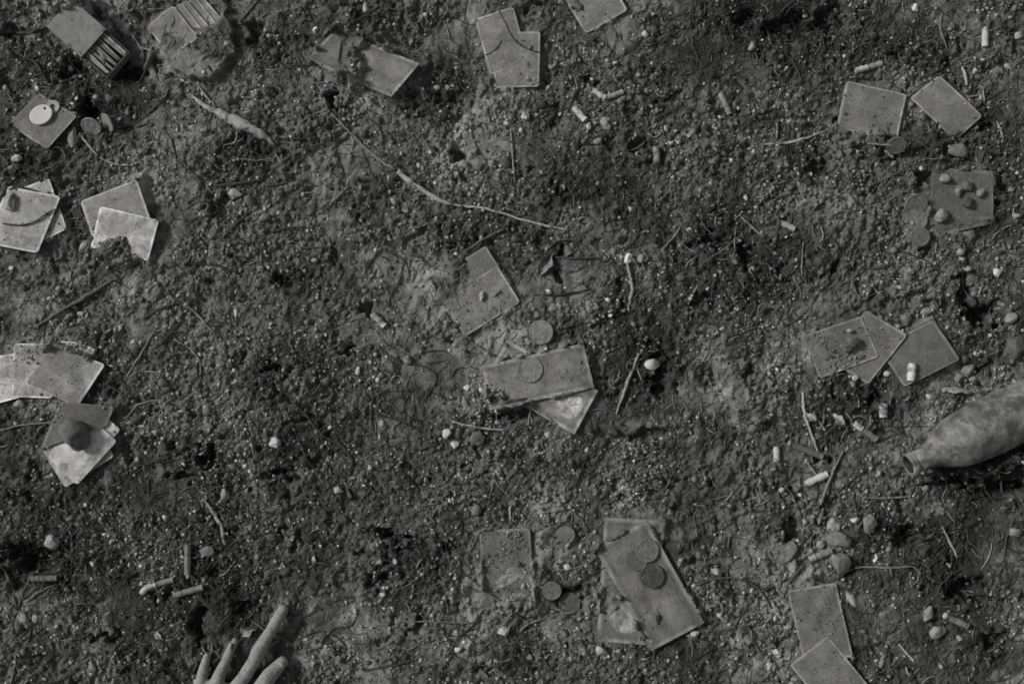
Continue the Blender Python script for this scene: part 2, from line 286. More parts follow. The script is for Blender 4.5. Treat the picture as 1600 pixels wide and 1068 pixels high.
def m_obj(name, rough=.85, var=.3, scale=150, bd=.001, spec=.3, dirt=.0, dtone=.1, dscale=60):
    """plain material whose tone is the object's own colour"""
    m, t, b = mat(name); oi = nd(t, 'ShaderNodeObjectInfo'); sp = nd(t, 'ShaderNodeSeparateColor'); t.links.new(oi.outputs['Color'], sp.inputs[0])
    p = nd(t, 'ShaderNodeNewGeometry').outputs['Position']
    n = noise(t, p, scale, 4, .65); v = math_(t, 'MULTIPLY', sp.outputs[0], ramp(t, n, .25, .75, 1 - var, 1 + var))
    if dirt: d = ramp(t, noise(t, p, dscale, 5, .7), .62 - dirt * .3, .72 - dirt * .2); v = mix(t, d, v, dtone)
    gray(t, v, b); b.inputs['Roughness'].default_value = rough; b.inputs['Specular IOR Level'].default_value = spec; bump(t, n, b, bd, .8); return m
def m_flat(kind):
    m, t, b = mat({'card': 'worn_card', 'face': 'card_face', 'note': 'banknote_paper'}[kind])
    oi = nd(t, 'ShaderNodeObjectInfo'); sp = nd(t, 'ShaderNodeSeparateColor'); t.links.new(oi.outputs['Color'], sp.inputs[0]); tone = sp.outputs[0]; dirt = sp.outputs[1]
    uv = nd(t, 'ShaderNodeUVMap').outputs[0]; sx = nd(t, 'ShaderNodeSeparateXYZ'); t.links.new(uv, sx.inputs[0]); U, V_ = sx.outputs[0], sx.outputs[1]
    p = nd(t, 'ShaderNodeNewGeometry').outputs['Position']
    du = math_(t, 'SUBTRACT', .5, math_(t, 'ABSOLUTE', math_(t, 'SUBTRACT', U, .5))); dv = math_(t, 'SUBTRACT', .5, math_(t, 'ABSOLUTE', math_(t, 'SUBTRACT', V_, .5)))
    if kind == 'card':
        e = math_(t, 'MINIMUM', du, math_(t, 'MULTIPLY', dv, 1.35)); rim = ramp(t, math_(t, 'ADD', e, math_(t, 'MULTIPLY', math_(t, 'SUBTRACT', noise(t, p, 90), .5), .02)), .026, .05, 1, 0)
        weave = noise(t, p, 420, 2, .8); v = math_(t, 'MULTIPLY', tone, ramp(t, weave, .3, .7, .62, 1.12)); v = mix(t, math_(t, 'MULTIPLY', rim, ramp(t, noise(t, p, 60), .35, .6, .55, 1)), v, math_(t, 'MULTIPLY', tone, 1.75))
    elif kind == 'face':
        v = math_(t, 'MULTIPLY', tone, 1.0)
        vo = nd(t, 'ShaderNodeTexVoronoi'); vo.inputs['Scale'].default_value = 2.3; vo.inputs['Randomness'].default_value = .25; t.links.new(uv, vo.inputs['Vector'])
        pip = math_(t, 'MULTIPLY', ramp(t, vo.outputs['Distance'], .24, .34, 1, 0), ramp(t, noise(t, p, 50, 2), .42, .55)); v = mix(t, math_(t, 'MULTIPLY', pip, .55), v, .16)
    else:
        # worn engraving: border, hatched field, pale oval with a mottled figure
        wv = nd(t, 'ShaderNodeTexWave'); wv.inputs['Scale'].default_value = 24; wv.inputs['Distortion'].default_value = 4; wv.inputs['Detail'].default_value = 2; t.links.new(uv, wv.inputs['Vector'])
        v = math_(t, 'MULTIPLY', tone, ramp(t, wv.outputs['Fac'], .1, .9, .82, 1.02))
        dx = math_(t, 'DIVIDE', math_(t, 'SUBTRACT', U, .48), .30); dy = math_(t, 'DIVIDE', math_(t, 'SUBTRACT', V_, sp.outputs[2]), .13)
        rr = math_(t, 'ADD', math_(t, 'MULTIPLY', dx, dx), math_(t, 'MULTIPLY', dy, dy)); ov = math_(t, 'MULTIPLY', ramp(t, math_(t, 'ADD', rr, math_(t, 'MULTIPLY', math_(t, 'SUBTRACT', noise(t, p, 45, 4, .7), .5), 1.6)), .45, 1.25, 1, 0), oi.outputs['Alpha'])
        v = mix(t, ov, v, math_(t, 'MULTIPLY', tone, ramp(t, noise(t, p, 130, 4, .7), .35, .6, 1.4, 2.8)))
        e = math_(t, 'MINIMUM', du, math_(t, 'MULTIPLY', dv, 2.2)); v = mix(t, ramp(t, e, .05, .07, 1, 0), v, math_(t, 'MULTIPLY', tone, 1.6))
        ln = ramp(t, math_(t, 'ABSOLUTE', math_(t, 'SUBTRACT', e, .11)), .004, .012, .45, 0); v = mix(t, ln, v, .06)
        cn = math_(t, 'MULTIPLY', ramp(t, du, .14, .2, 1, 0), ramp(t, dv, .08, .12, 1, 0)); v = mix(t, math_(t, 'MULTIPLY', cn, .4), v, .09)
        fi = ramp(t, math_(t, 'ABSOLUTE', math_(t, 'SUBTRACT', rr, .95)), .04, .14, .14, 0); v = mix(t, fi, v, .08)
        blk = ramp(t, noise(t, uv, 4, 3), .47, .6); v = math_(t, 'MULTIPLY', v, mix(t, blk, 1.0, .7))
    d1 = noise(t, p, 26, 6, .72); d1 = math_(t, 'ADD', d1, math_(t, 'MULTIPLY', math_(t, 'SUBTRACT', dirt, .5), .34)); dm = ramp(t, d1, .41, .60)
    sm = ramp(t, noise(t, p, 300, 3, .8), .28, .78, .07, .26)
    v = math_(t, 'MULTIPLY', v, ramp(t, noise(t, p, 38, 4, .7), .3, .7, .72, 1.18)); v = mix(t, math_(t, 'MULTIPLY', dm, .8), v, math_(t, 'ADD', math_(t, 'MULTIPLY', sm, .6), math_(t, 'MULTIPLY', v, .3)))
    spk = ramp(t, noise(t, p, 210, 2, .5), .68, .76); v = mix(t, math_(t, 'MULTIPLY', spk, .4), v, .08)
    cr = ramp(t, math_(t, 'ABSOLUTE', math_(t, 'SUBTRACT', noise(t, p, 17, 2), .5)), 0, .006, .55, 0); v = mix(t, cr, v, .09)
    gray(t, v, b, (1, .998, .975)); b.inputs['Roughness'].default_value = .8; b.inputs['Specular IOR Level'].default_value = .3
    bump(t, math_(t, 'ADD', math_(t, 'MULTIPLY', dm, sm), math_(t, 'MULTIPLY', d1, .2)), b, .004, .5); return m
MS = m_soil(); MG = m_grain('gravel_stone'); MCR = m_grain('soil_crumb', .97); MF = m_grain('fibre', .8); MTW2 = m_grain('twiglet', .9)
MFLAT = {k: m_flat(k) for k in ('card', 'face', 'note')}
MSTONE = m_obj('weathered_stone', .88, .35, 90, .0015, dirt=.25, dtone=.1); MTWIG = m_obj('twig_bark', .9, .35, 220, .0008, dirt=.3, dtone=.07)
MPAPER = m_obj('cigarette_paper', .8, .15, 260, .0004, dirt=.38, dtone=.2); MFILT = m_obj('cigarette_filter', .85, .25, 260, .0003, dirt=.35, dtone=.09)
MCOIN = m_obj('tarnished_coin', .6, .32, 150, .0025, .5, dirt=.35, dtone=.13); MBOX = m_obj('muddy_cardboard', .9, .25, 120, .0008, dirt=.3, dtone=.11)
MSKIN = m_obj('muddy_skin', .7, .28, 160, .002, .35, dirt=.22, dtone=.12, dscale=40); MGLASS = m_obj('dusty_bottle_glass', .55, .5, 45, .003, .45, dirt=.56, dtone=.08, dscale=34); MTAG = m_obj('pale_enamel', .5, .06, 60, .0002, .5)

# ------------------------------------------------------------------ ground sheet
x_, y_ = GX, GY
dark = np.clip(blob(DARK_AND_SHADE, PX, PY), 0, 1.2)
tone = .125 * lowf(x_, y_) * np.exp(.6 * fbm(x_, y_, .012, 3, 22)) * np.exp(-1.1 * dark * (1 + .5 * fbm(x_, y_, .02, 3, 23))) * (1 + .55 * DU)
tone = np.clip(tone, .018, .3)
nx, ny = len(xs), len(ys)
idx = np.arange(nx * ny).reshape(ny, nx)
Fg = np.stack([idx[:-1, :-1], idx[:-1, 1:], idx[1:, 1:], idx[1:, :-1]], -1).reshape(-1, 4)
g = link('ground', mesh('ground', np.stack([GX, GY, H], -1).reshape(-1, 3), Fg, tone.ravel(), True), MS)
tag(g, 'dark damp soil with hollows, dusty patches and painted shade at edges and bottle', kind='structure')

# ------------------------------------------------------------------ cards and notes
card_top = []
for ci, c in enumerate(CARDS):
    q = np.array(c['q'], float)
    wl = (np.hypot(*(q[1] - q[0])) + np.hypot(*(q[2] - q[3]))) / 2; hl = (np.hypot(*(q[3] - q[0])) + np.hypot(*(q[2] - q[1]))) / 2
    rad = 0.8 if c['kind'] == 'note' else 5.
    bm = bmesh.new(); ring = []
    for (cx, cy, a0) in ((rad, rad, 180), (wl - rad, rad, 270), (wl - rad, hl - rad, 0), (rad, hl - rad, 90)):
        for k in range(6 if rad > 2 else 2): a = R(a0 + 90 * k / (5 if rad > 2 else 1)); ring.append(bm.verts.new((cx + rad * cos(a), cy + rad * sin(a), 0)))
    bm.faces.new(ring)
    for ax, L, nn in ((0, wl, 12), (1, hl, 14)):
        for k in range(1, nn):
            co = [0, 0, 0]; no = [0, 0, 0]; co[ax] = L * k / nn; no[ax] = 1
            bmesh.ops.bisect_plane(bm, geom=bm.verts[:] + bm.edges[:] + bm.faces[:], plane_co=co, plane_no=no)
    bm.verts.ensure_lookup_table()
    V2 = np.array([v.co[:2] for v in bm.verts]); F2 = [[v.index for v in f.verts] for f in (bm.verts.index_update() or bm.faces)]
    bnd = [(e.verts[0].index, e.verts[1].index) for e in bm.edges if len(e.link_faces) == 1]
    bm.free()
    u, v = V2[:, 0] / wl, V2[:, 1] / hl
    X, Y, Z = card_xyz(c, u, v)
    r2 = np.random.default_rng(50 + ci); Z = Z + .0014 * fbm(X, Y, .045, 2, 31) * (r2.random() + .4) + .0013 * r2.normal() * 4 * v * (1 - v) + .001 * r2.normal() * 4 * u * (1 - u) + (.003 * np.exp(-np.abs(u - 1 + 1.4 * v) / .07) * (v < .55) if 'diagonal crease' in c['label'] else 0)
    c0 = q.mean(0); lx, ly = W(*c0); lz = float(Z.mean()); th = .0004 if c['kind'] == 'note' else .0009
    # sides of a flipped quad must still face up
    A = np.cross(q[1] - q[0], q[2] - q[1]); up = A < 0      # image y points down
    top = np.stack([X - lx, Y - ly, Z - lz], -1); bot = top - (0, 0, th); n = len(top)
    F = [f if up else f[::-1] for f in F2] + [[i + n for i in (f[::-1] if up else f)] for f in F2] + [[a, b, b + n, a + n] for a, b in bnd]
    me = mesh(c['name'], np.vstack([top, bot]), F)
    uvl = me.uv_layers.new(name='UVMap'); li = np.zeros(len(me.loops), np.int32); me.loops.foreach_get('vertex_index', li); li = li % n
    uvl.data.foreach_set('uv', np.stack([u[li], v[li]], -1).astype(np.float32).ravel())
    bmx = bmesh.new(); bmx.from_mesh(me); bmesh.ops.recalc_face_normals(bmx, faces=bmx.faces); bmx.to_mesh(me); bmx.free()
    ovc, ova = {'lower banknote of the cro': (.83, 1), 'lower upright banknote of': (.8, 1.), 'upper slanting banknote o': (.74, .13)}.get(c['label'][:25], (.8, .0))
    o = link(c['name'], me, MFLAT[c['kind']], (lx, ly, lz), color=(c['tone'], c['dirt'], ovc, ova))
    tag(o, c['label'], 'banknote' if c['kind'] == 'note' else 'playing card', G2 if c['kind'] == 'note' else G1)
def top_z(px, py):
    """height of whatever flat thing or soil lies at a point of the plan"""
    x, y = W(px, py); z = float(Hs(x, y))
    for c in CARDS:
        if inside(c, np.array(px), np.array(py)) > 0:
            # invert the (almost) parallelogram
            q = np.array(c['q'], float); e1 = q[1] - q[0]; e2 = q[3] - q[0]; M = np.array([e1, e2]).T; uv = np.linalg.solve(M, np.array([px, py], float) - q[0])
            uv = np.clip(uv, 0, 1); z = max(z, float(card_xyz(c, uv[0], uv[1])[2]))
    return z

# ------------------------------------------------------------------ gravel, crumbs, fibres (nobody could count them)
bmi = bmesh.new(); bmesh.ops.create_icosphere(bmi, subdivisions=1, radius=1); ICV = np.array([v.co for v in bmi.verts]); ICF = np.array([[v.index for v in f.verts] for f in bmi.faces]); bmi.free()
bmi = bmesh.new(); bmesh.ops.create_icosphere(bmi, subdivisions=2, radius=1); IC2V = np.array([v.co for v in bmi.verts]); IC2F = np.array([[v.index for v in f.verts] for f in bmi.faces]); bmi.free()
def scatter(x, y, z, r, tn, seed, base=(ICV, ICF), flat=.6, rough=.5, tilt=1.6):
    rg = np.random.default_rng(seed); n = len(x); BV, BF = base
    a = rg.random(n) * 2 * pi; b = (rg.random(n) - .5) * tilt
    S = np.stack([r * (.8 + .7 * rg.random(n)), r * (.7 + .4 * rg.random(n)), r * flat * (.7 + .5 * rg.random(n))], -1)
    V = BV[None] * (1 + rough * (rg.random((n, len(BV), 1)) * 2 - 1)) * S[:, None, :]
    xz = V[..., 0] * np.cos(b)[:, None] + V[..., 2] * np.sin(b)[:, None]; zz = -V[..., 0] * np.sin(b)[:, None] + V[..., 2] * np.cos(b)[:, None]
    X = xz * np.cos(a)[:, None] - V[..., 1] * np.sin(a)[:, None]; Y = xz * np.sin(a)[:, None] + V[..., 1] * np.cos(a)[:, None]
    V = np.stack([X + x[:, None], Y + y[:, None], zz + z[:, None]], -1).reshape(-1, 3)
    F = (BF[None] + (np.arange(n) * len(BV))[:, None, None]).reshape(-1, 3)
    return V, F, np.repeat(tn, len(BV))
def on_flat(px, py):
    m = np.zeros(px.shape, bool); x, y = W(px, py); h = Hs(x, y)
    for c in CARDS:
        d = inside(c, px, py) > -1
        m |= d & (h < .0045 + c['z'][2] * .0004)
    return m
BOX = dict(q=[(70, 41), (118, 6), (222, 90), (180, 128)])
def field(n, seed, clear=True):
    rg = np.random.default_rng(seed); px = rg.uniform(-110, 1710, n); py = rg.uniform(-110, 1180, n)
    x, y = W(px, py); du = np.clip(blob(DUST, px, py) + .9 * sstep((fbm(x, y, .11, 3, 71) - .12) / .3), 0, 1); dk = np.clip(blob(DARK_AND_SHADE, px, py), 0, 1.2)
    cl = sstep((fbm(x, y, .09, 4, 41 + seed % 3) + .30) / .75); keep = rg.random(n) < (1 - .8 * du) * (.06 + .94 * cl) * (1 - .35 * dk)
    keep &= (inside(BOX, px, py) < 0)
    if clear: keep &= ~on_flat(px, py)
    return px[keep], py[keep], x[keep], y[keep], dk[keep], rg
px, py, x, y, dk, rg = field(110000, 11)
r = .0011 * np.exp(rg.normal(0, .45, len(x))); V, F, T = scatter(x, y, Hs(x, y) + r * .3, r, np.clip(.13 * lowf(x, y) * np.exp(rg.normal(0, .7, len(x))) * np.exp(-.75 * dk), .02, .4), 12)
o = link('soil_crumbs', mesh('soil_crumbs', V, F, T), MCR); tag(o, 'loose crumbs of dark soil strewn over the ground', kind='stuff')
px, py, x, y, dk, rg = field(5500, 19)
r = .0030 * np.exp(rg.normal(0, .35, len(x))); V, F, T = scatter(x, y, Hs(x, y) + r * .15, r, np.clip(.12 * lowf(x, y) * np.exp(rg.normal(0, .35, len(x))) * np.exp(-.8 * dk), .02, .3), 20, (IC2V, IC2F), .75, .16)
o = link('soil_clods', mesh('soil_clods', V, F, T), MS); tag(o, 'lumpy clods of dark soil strewn over the ground', kind='stuff')
px, py, x, y, dk, rg = field(52000, 13)
r = .0015 * np.exp(rg.normal(0, .42, len(x))); wgt = rg.random(len(x)); r = np.minimum(np.where(wgt < .22, r * 1.15, r), .0034)
tn = np.where(wgt < .22, rg.uniform(.34, .68, len(x)), rg.uniform(.08, .3, len(x))) * np.exp(-.45 * dk) * lowf(x, y) ** .5; tn = np.where(r > .0024, np.minimum(tn, .34), tn)
V, F, T = scatter(x, y, Hs(x, y) + r * .35, r, tn, 14); o = link('gravel', mesh('gravel', V, F, T), MG); tag(o, 'fine pale and grey gravel scattered in the soil', kind='stuff')
px, py, x, y, dk, rg = field(4200, 15)
bias = np.exp(-((px - 1500) / 450) ** 2) * .6 + .35; k = rg.random(len(x)) < bias; px, py, x, y, dk = px[k], py[k], x[k], y[k], dk[k]
r = np.minimum(.0030 * np.exp(rg.normal(0, .30, len(x))), .0048); tn = np.clip(rg.normal(.17, .06, len(x)), .07, .34) * np.exp(-.3 * dk)
V, F, T = scatter(x, y, Hs(x, y) + r * .3, r, tn, 16, (IC2V, IC2F), .7, .12); o = link('pebbles', mesh('pebbles', V, F, T), MG); tag(o, 'small grey pebbles bedded in the soil', kind='stuff')
px, py, x, y, dk, rg = field(26000, 23)
r = .0021 * np.exp(rg.normal(0, .45, len(x))); tn = np.where(rg.random(len(x)) < .30, rg.uniform(.25, .55, len(x)), rg.uniform(.025, .12, len(x)))
V, F, T = scatter(x, y, Hs(x, y) + r * .45, r, tn, 24, (ICV, ICF), .14, .5, 2.2); o = link('plant_litter', mesh('plant_litter', V, F, T), MF); tag(o, 'broken flakes of bark and dead leaf in the soil', kind='stuff')
# crumbs that fell on the flat things
pxs, pys, zs = [], [], []
for ci, c in enumerate(CARDS):
    n = int(c['n'] * 26); u = rng.random(n); v = rng.random(n); X, Y, Z = card_xyz(c, u, v); px = X * 1000 + 800; py = 534 - Y * 1000
    k = (fbm(X, Y, .022, 3, 55) > .14) | (rng.random(n) < .12)
    for c2 in CARDS[ci + 1:]: k &= inside(c2, px, py) < 0
    pxs.append(X[k]); pys.append(Y[k]); zs.append(Z[k])
x, y, z = map(np.concatenate, (pxs, pys, zs)); r = .0008 * np.exp(rng.normal(0, .5, len(x)))
V, F, T = scatter(x, y, z + r * .3, r, np.clip(.17 * np.exp(rng.normal(0, .55, len(x))), .05, .5), 18)
o = link('loose_dirt', mesh('loose_dirt', V, F, T), MCR); tag(o, 'grains of dirt spilled on the cards and banknotes', kind='stuff')
def fibres(n, seed, L, rad, tlo, thi, dkw):
    rg = np.random.default_rng(seed); px = rg.uniform(-80, 1680, n * 3); py = rg.uniform(-80, 1150, n * 3)
    dk = np.clip(blob(DARK_AND_SHADE, px, py), 0, 1); k = (rg.random(n * 3) < (1 - dkw) + dkw * dk) & ~on_flat(px, py) & (inside(BOX, px, py) < 0); px, py = px[k][:n], py[k][:n]; n = len(px)
    x, y = W(px, py); a = rg.random(n) * 2 * pi; cv = rg.normal(0, .24, n); l = L * np.exp(rg.normal(0, .5, n)); K = 6; P = np.zeros((n, K, 3)); P[:, 0, 0] = x; P[:, 0, 1] = y
    for i in range(1, K):
        a = a + cv + rg.normal(0, .22, n); P[:, i, 0] = P[:, i - 1, 0] + np.cos(a) * l / K; P[:, i, 1] = P[:, i - 1, 1] + np.sin(a) * l / K
    hz = Hs(P[..., 0].ravel(), P[..., 1].ravel()).reshape(n, K); hz = .5 * hz + .5 * hz.mean(1)[:, None]; P[..., 2] = hz + .0008 + .0015 * rg.random((n, 1))
    T = np.gradient(P, axis=1); T /= np.linalg.norm(T, axis=2)[..., None] + 1e-9; A = np.cross(T, (0, 0, 1.)); A /= np.linalg.norm(A, axis=2)[..., None] + 1e-9; B = np.cross(A, T)
    rr = rad * np.exp(rg.normal(0, .35, n))[:, None] * np.array([.6, 1, 1, 1, .9, .4])[None]
    V = np.stack([P + rr[..., None] * (cos(q) * A + sin(q) * B) for q in (pi / 2, pi / 2 + 2.1, pi / 2 + 4.2)], 2)
    V = V.reshape(-1, 3); base = (np.arange(n) * K * 3)[:, None, None]; ff = []
    for i in range(K - 1):
        for j in range(3): ff.append((i * 3 + j, (i + 1) * 3 + j, (i + 1) * 3 + (j + 1) % 3, i * 3 + (j + 1) % 3))
    F = (np.array(ff)[None] + base).reshape(-1, 4); return V, F, np.repeat(rg.uniform(tlo, thi, n), K * 3)
V, F, T = fibres(14000, 61, .020, .00055, .025, .12, .7); o = link('leaf_litter', mesh('leaf_litter', V, F, T), MF); tag(o, 'dark rotting plant fibres tangled in the soil', kind='stuff')
V, F, T = fibres(800, 63, .075, .0009, .025, .09, .5); o = link('root_threads', mesh('root_threads', V, F, T), MF); tag(o, 'dark thread-like roots straying over the soil', kind='stuff')
V, F, T = fibres(240, 64, .034, .0013, .05, .24, .6); o = link('twig_litter', mesh('twig_litter', V, F, T), MTW2); tag(o, 'broken twiglets and stems littering the soil', kind='stuff')
V, F, T = fibres(3400, 62, .016, .00060, .16, .42, .3); o = link('dry_grass_bits', mesh('dry_grass_bits', V, F, T), MF); tag(o, 'pale bits of dry grass strewn in the soil', kind='stuff')

# ------------------------------------------------------------------ stones, one by one: x, y, half width, half depth, height factor, tone, angle, label
STONES = [
 (124, 677, 28, 20, .95, .13, 42, 'big dark egg-shaped stone weighing down the white cards'),
 (20, 318, 9, 17, .9, .42, 10, 'pale wedge stone on the curled card at the left edge'),
 (1495, 236, 16, 14, .8, .15, 0, 'rounded grey stone just below the pale rimmed card at the top right'),
 (1577, 497, 12, 9, .9, .26, 0, 'lower of the two smooth pebbles beside the black hollow at the right'),
 (1566, 475, 12, 13, .9, .27, 30, 'upper of the two smooth pebbles beside the black hollow at the right'),
 (1588, 541, 17, 21, .7, .11, 20, 'large dark stone at the right edge above the bottle'),
 (1416, 497, 10, 12, .9, .16, 0, 'square grey stone above the dark right card'),
 (1446, 486, 9, 7, .8, .24, 0, 'small pale stone next to the square grey stone'),
 (1557, 425, 9, 8, .9, .5, 20, 'bright white angular stone above the black hollow at the right'),
 (1498, 393, 7, 8, .8, .26, 0, 'small round pebble below the littered dark banknotes'),
 (1302, 822, 12, 14, 1.0, .32, 30, 'pale pointed stone at the top of the stone heap'),
 (1310, 842, 19, 15, .9, .17, 10, 'broad dark stone in the middle of the stone heap'),
 (1358, 816, 13, 17, .6, .19, 0, 'flat oblong grey stone right of the stone heap'),
 (1336, 812, 7, 5, .8, .45, -20, 'small white stone against the flat oblong stone'),
 (1311, 876, 17, 19, .8, .17, 0, 'dark stone at the foot of the stone heap'),
 (1282, 850, 8, 7, .9, .28, 0, 'round pebble at the left side of the stone heap'),
 (1331, 861, 6, 10, .8, .28, 20, 'slim pebble at the right side of the stone heap'),
 (1367, 871, 4, 8, .8, .75, 10, 'tiny white chip with a stem at the lower right'),
 (1329, 934, 15, 6, .6, .42, 55, 'pale sliver of stone right of the creased card'),
 (1446, 957, 9, 14, .8, .27, 20, 'upright grey pebble left of the cigarette butt at the bottom right'),
 (1462, 984, 13, 13, .7, .24, 0, 'round grey pebble below the upright pebble at the bottom right'),
 (1497, 995, 7, 5, .8, .35, 30, 'pale oval pebble under the cigarette butt at the bottom right'),
 (1214, 1020, 9, 7, .8, .5, 10, 'bright pebble at the left of the bottommost card'),
 (1201, 1040, 6, 7, .8, .45, 10, 'pale pebble at the bottom edge left of the bottommost card'),
 (1376, 1033, 5, 15, .6, .26, 20, 'slim leaf-shaped stone right of the bottommost card'),
 (1585, 831, 12, 8, .8, .28, 0, 'grey pebble at the right edge below the bottle'),
 (431, 691, 10, 9, .9, .48, 0, 'lone white pebble in the lower left middle'),
 (698, 677, 8, 8, .9, .5, 0, 'upper of two white pebbles left of the thin straw'),
 (711, 694, 7, 7, .9, .5, 0, 'lower of two white pebbles left of the thin straw'),
 (730, 605, 6, 6, .8, .55, 40, 'bright chip just left of the crossed centre banknotes'),
 (597, 664, 7, 8, .9, .25, 0, 'dull grey pebble left of the white pebble pair'),
 (528, 765, 9, 7, .9, .35, 0, 'pale round pebble right of the lone white pebble'),
 (638, 562, 8, 8, .7, .2, 0, 'round grey pebble left of the crossed centre banknotes'),
 (559, 580, 3.5, 8, .8, .5, 0, 'thin white chip standing left of the centre'),
 (982, 404, 7, 9, 1, .6, 20, 'bright white stone at the top of the pale root'),
 (1001, 404, 7, 7, .9, .26, 20, 'grey stone right of the bright white stone and pale root'),
 (857, 456, 5, 5, .9, .5, 0, 'small white bead-like pebble right of the centre cards'),
 (788, 985, 11, 9, .8, .4, 0, 'pale oval pebble below the dusty card'),
 (1118, 892, 10, 8, .9, .4, 0, 'pale pebble right of the crossed bottom banknotes'),
 (1085, 988, 9, 5, .8, .4, -10, 'flat pale pebble under the right corner of the bottom banknotes'),
 (1124, 960, 8, 4, .8, .45, 55, 'slim white stone right of the bottom banknotes'),
 (745, 684, 14, 11, .9, .13, 0, 'dark stone below the thin straw at the centre'),
 (820, 182, 7, 8, 1, .6, 0, 'single white pebble under the top centre cards'),
 (27, 247, 9, 7, .8, .42, 0, 'pale pebble at the left edge below the tag'),
 (30, 630, 8, 8, .8, .4, 0, 'pale pebble below the left fan of cards'),
 (1062, 606, 6, 5, .8, .5, 0, 'white chip among dark litter right of the centre'),
 (36, 964, 6, 12, .8, .36, 0, 'taller of two pale pebbles at the lower left'),
 (55, 966, 5, 7, .8, .36, 20, 'shorter of two pale pebbles at the lower left'),
 (85, 846, 15, 12, .9, .27, 20, 'lumpy pale clod at the rim of the black hollow at the left'),
 (325, 860, 13, 9, .7, .19, 0, 'flat grey stone right of the upright cigarette butt'),
 (352, 772, 8, 12, .8, .24, 0, 'dull upright stone above the lower left twig'),
 (753, 463, 4, 8, 1, .35, 10, 'tiny pebble on the front centre card'),
 (1466, 338, 11, 12, .8, .25, 0, 'pale stone on the lower left of the dark banknotes'),
 (1495, 299, 6, 9, 1, .24, 10, 'small stone in the middle of the dark banknotes'),
 (1528, 303, 9, 7, .9, .23, -40, 'small stone near the right edge of the dark banknotes'),
 (1508, 292, 12, 8, .9, .12, 30, 'dark clod on the dark banknotes'),
 (1507, 318, 12, 9, .9, .09, 0, 'darkest clod at the middle of the dark banknotes'),
 (1475, 280, 10, 9, .8, .22, 0, 'grey stone at the top left of the dark banknotes'),
 (1329, 533, 12, 9, 1.1, .12, 30, 'dark clod heaped on the left card of the row of three'),
 (1321, 542, 12, 8, 1, .13, 0, 'lower dark clod on the left card of the row of three'),
 (1325, 517, 6, 4, 1, .3, 0, 'little pale pebble on the left card of the row of three'),
 (946, 195, 8, 12, .9, .26, -20, 'larger grey stone right of the white stub at the top centre'),
 (934, 221, 7, 6, .9, .28, 0, 'smaller grey stone below the white stub at the top centre'),
 (920, 198, 5, 7, .9, .4, 0, 'pale pebble between the white stub and the grey stones'),
 (1431, 12, 7, 7, .9, .55, 20, 'bright angular stone at the top edge on the right'),
 (1261, 18, 5, 8, .8, .5, -20, 'white chip at the top edge in the dark patch'),
 (1592, 56, 8, 7, .9, .34, 0, 'round pebble at the right edge near the top'),
 (1578, 104, 8, 6, .9, .42, 30, 'pale angular pebble at the right edge near the top'),
 (494, 48, 5, 5, .9, .55, 0, 'bright pebble left of the curling banknote'),
 (571, 13, 4, 9, .8, .42, 0, 'upright pale chip at the top edge above the curling banknote'),
 (1007, 55, 6, 5, .9, .45, 0, 'white pebble right of the card cut by the top edge'),
 (1385, 583, 6, 5, .9, .5, 20, 'white pebble between the middle and dark right cards'),
 (1386, 610, 5, 8, .8, .45, 10, 'white chip below the row of three cards'),
 (1334, 590, 6, 5, .8, .45, 30, 'small white pebble below the middle card of the row of three'),
 (1454, 620, 7, 5, .8, .4, 20, 'pale pebble above the neck of the bottle'),
 (1515, 577, 12, 12, .8, .2, 0, 'cracked grey pebble right of the dark right card'),
 (1500, 590, 9, 8, .8, .2, 0, 'round grey pebble below the cracked grey pebble'),
 (1523, 593, 9, 7, .8, .22, 0, 'right hand pebble in the trio beside the dark right card'),
 (1232, 863, 15, 26, .5, .17, 30, 'flat grey slab left of the stone heap'),
 (1282, 808, 4, 15, .6, .2, 15, 'thin upright stone left of the pale pointed stone'),
 (112, 212, 8, 18, .5, .24, 0, 'long pale stone between the tag card and the leaning coins'),
 (1350, 350, .1, .1, .1, .1, 0, None),
 (130, 385, 6, 12, 1, .3, 25, 'pale upright clod left of the muddy white card'),
 (368, 303, 14, 8, .7, .3, 0, 'flat pale stone fragment in the left middle'),
]
def rock(px, py, a, b, hf, tone, ang, label, seed, name='stone'):
    V = IC2V.copy(); bmr = bmesh.new(); bmesh.ops.create_icosphere(bmr, subdivisions=4, radius=1); V = np.array([v.co for v in bmr.verts]); F = np.array([[v.index for v in f.verts] for f in bmr.faces]); bmr.free()
    rg = np.random.default_rng(seed)
    # knock facets off
    for k in range(12 if a < 25 else 7):
        d = rg.normal(size=3); d /= np.linalg.norm(d); h = rg.uniform(.6, .86); s = V @ d; V = V - np.maximum(s - h, 0)[:, None] * d * .9
    V = V * (1 + .16 * fbm(V[:, 0] + seed, V[:, 1] + V[:, 2], .5, 3, 3 + seed % 5))[:, None]
    c_ = min(a, b) * hf; V = V * np.array([a, b, c_]) / 1000
    t = R(-ang); V = np.stack([V[:, 0] * cos(t) - V[:, 1] * sin(t), V[:, 0] * sin(t) + V[:, 1] * cos(t), V[:, 2]], -1)
    x, y = W(px, py); z = top_z(px, py); off = c_ / 1000 * (.62 if z > Hs(x, y) + 1e-4 or a > 25 else .3)
    k_ = 1 - (z + c_ / 1000) / CAM_H; o = link(name, mesh(name, V, F, None, True), MSTONE, (float(x), float(y), float(z + off)), color=(tone, 0, 0, 1)); return o
for i, s in enumerate(STONES):
    if s[7]: tag(rock(*s, seed=300 + i), s[7], 'stone', 'stones lying on the soil')

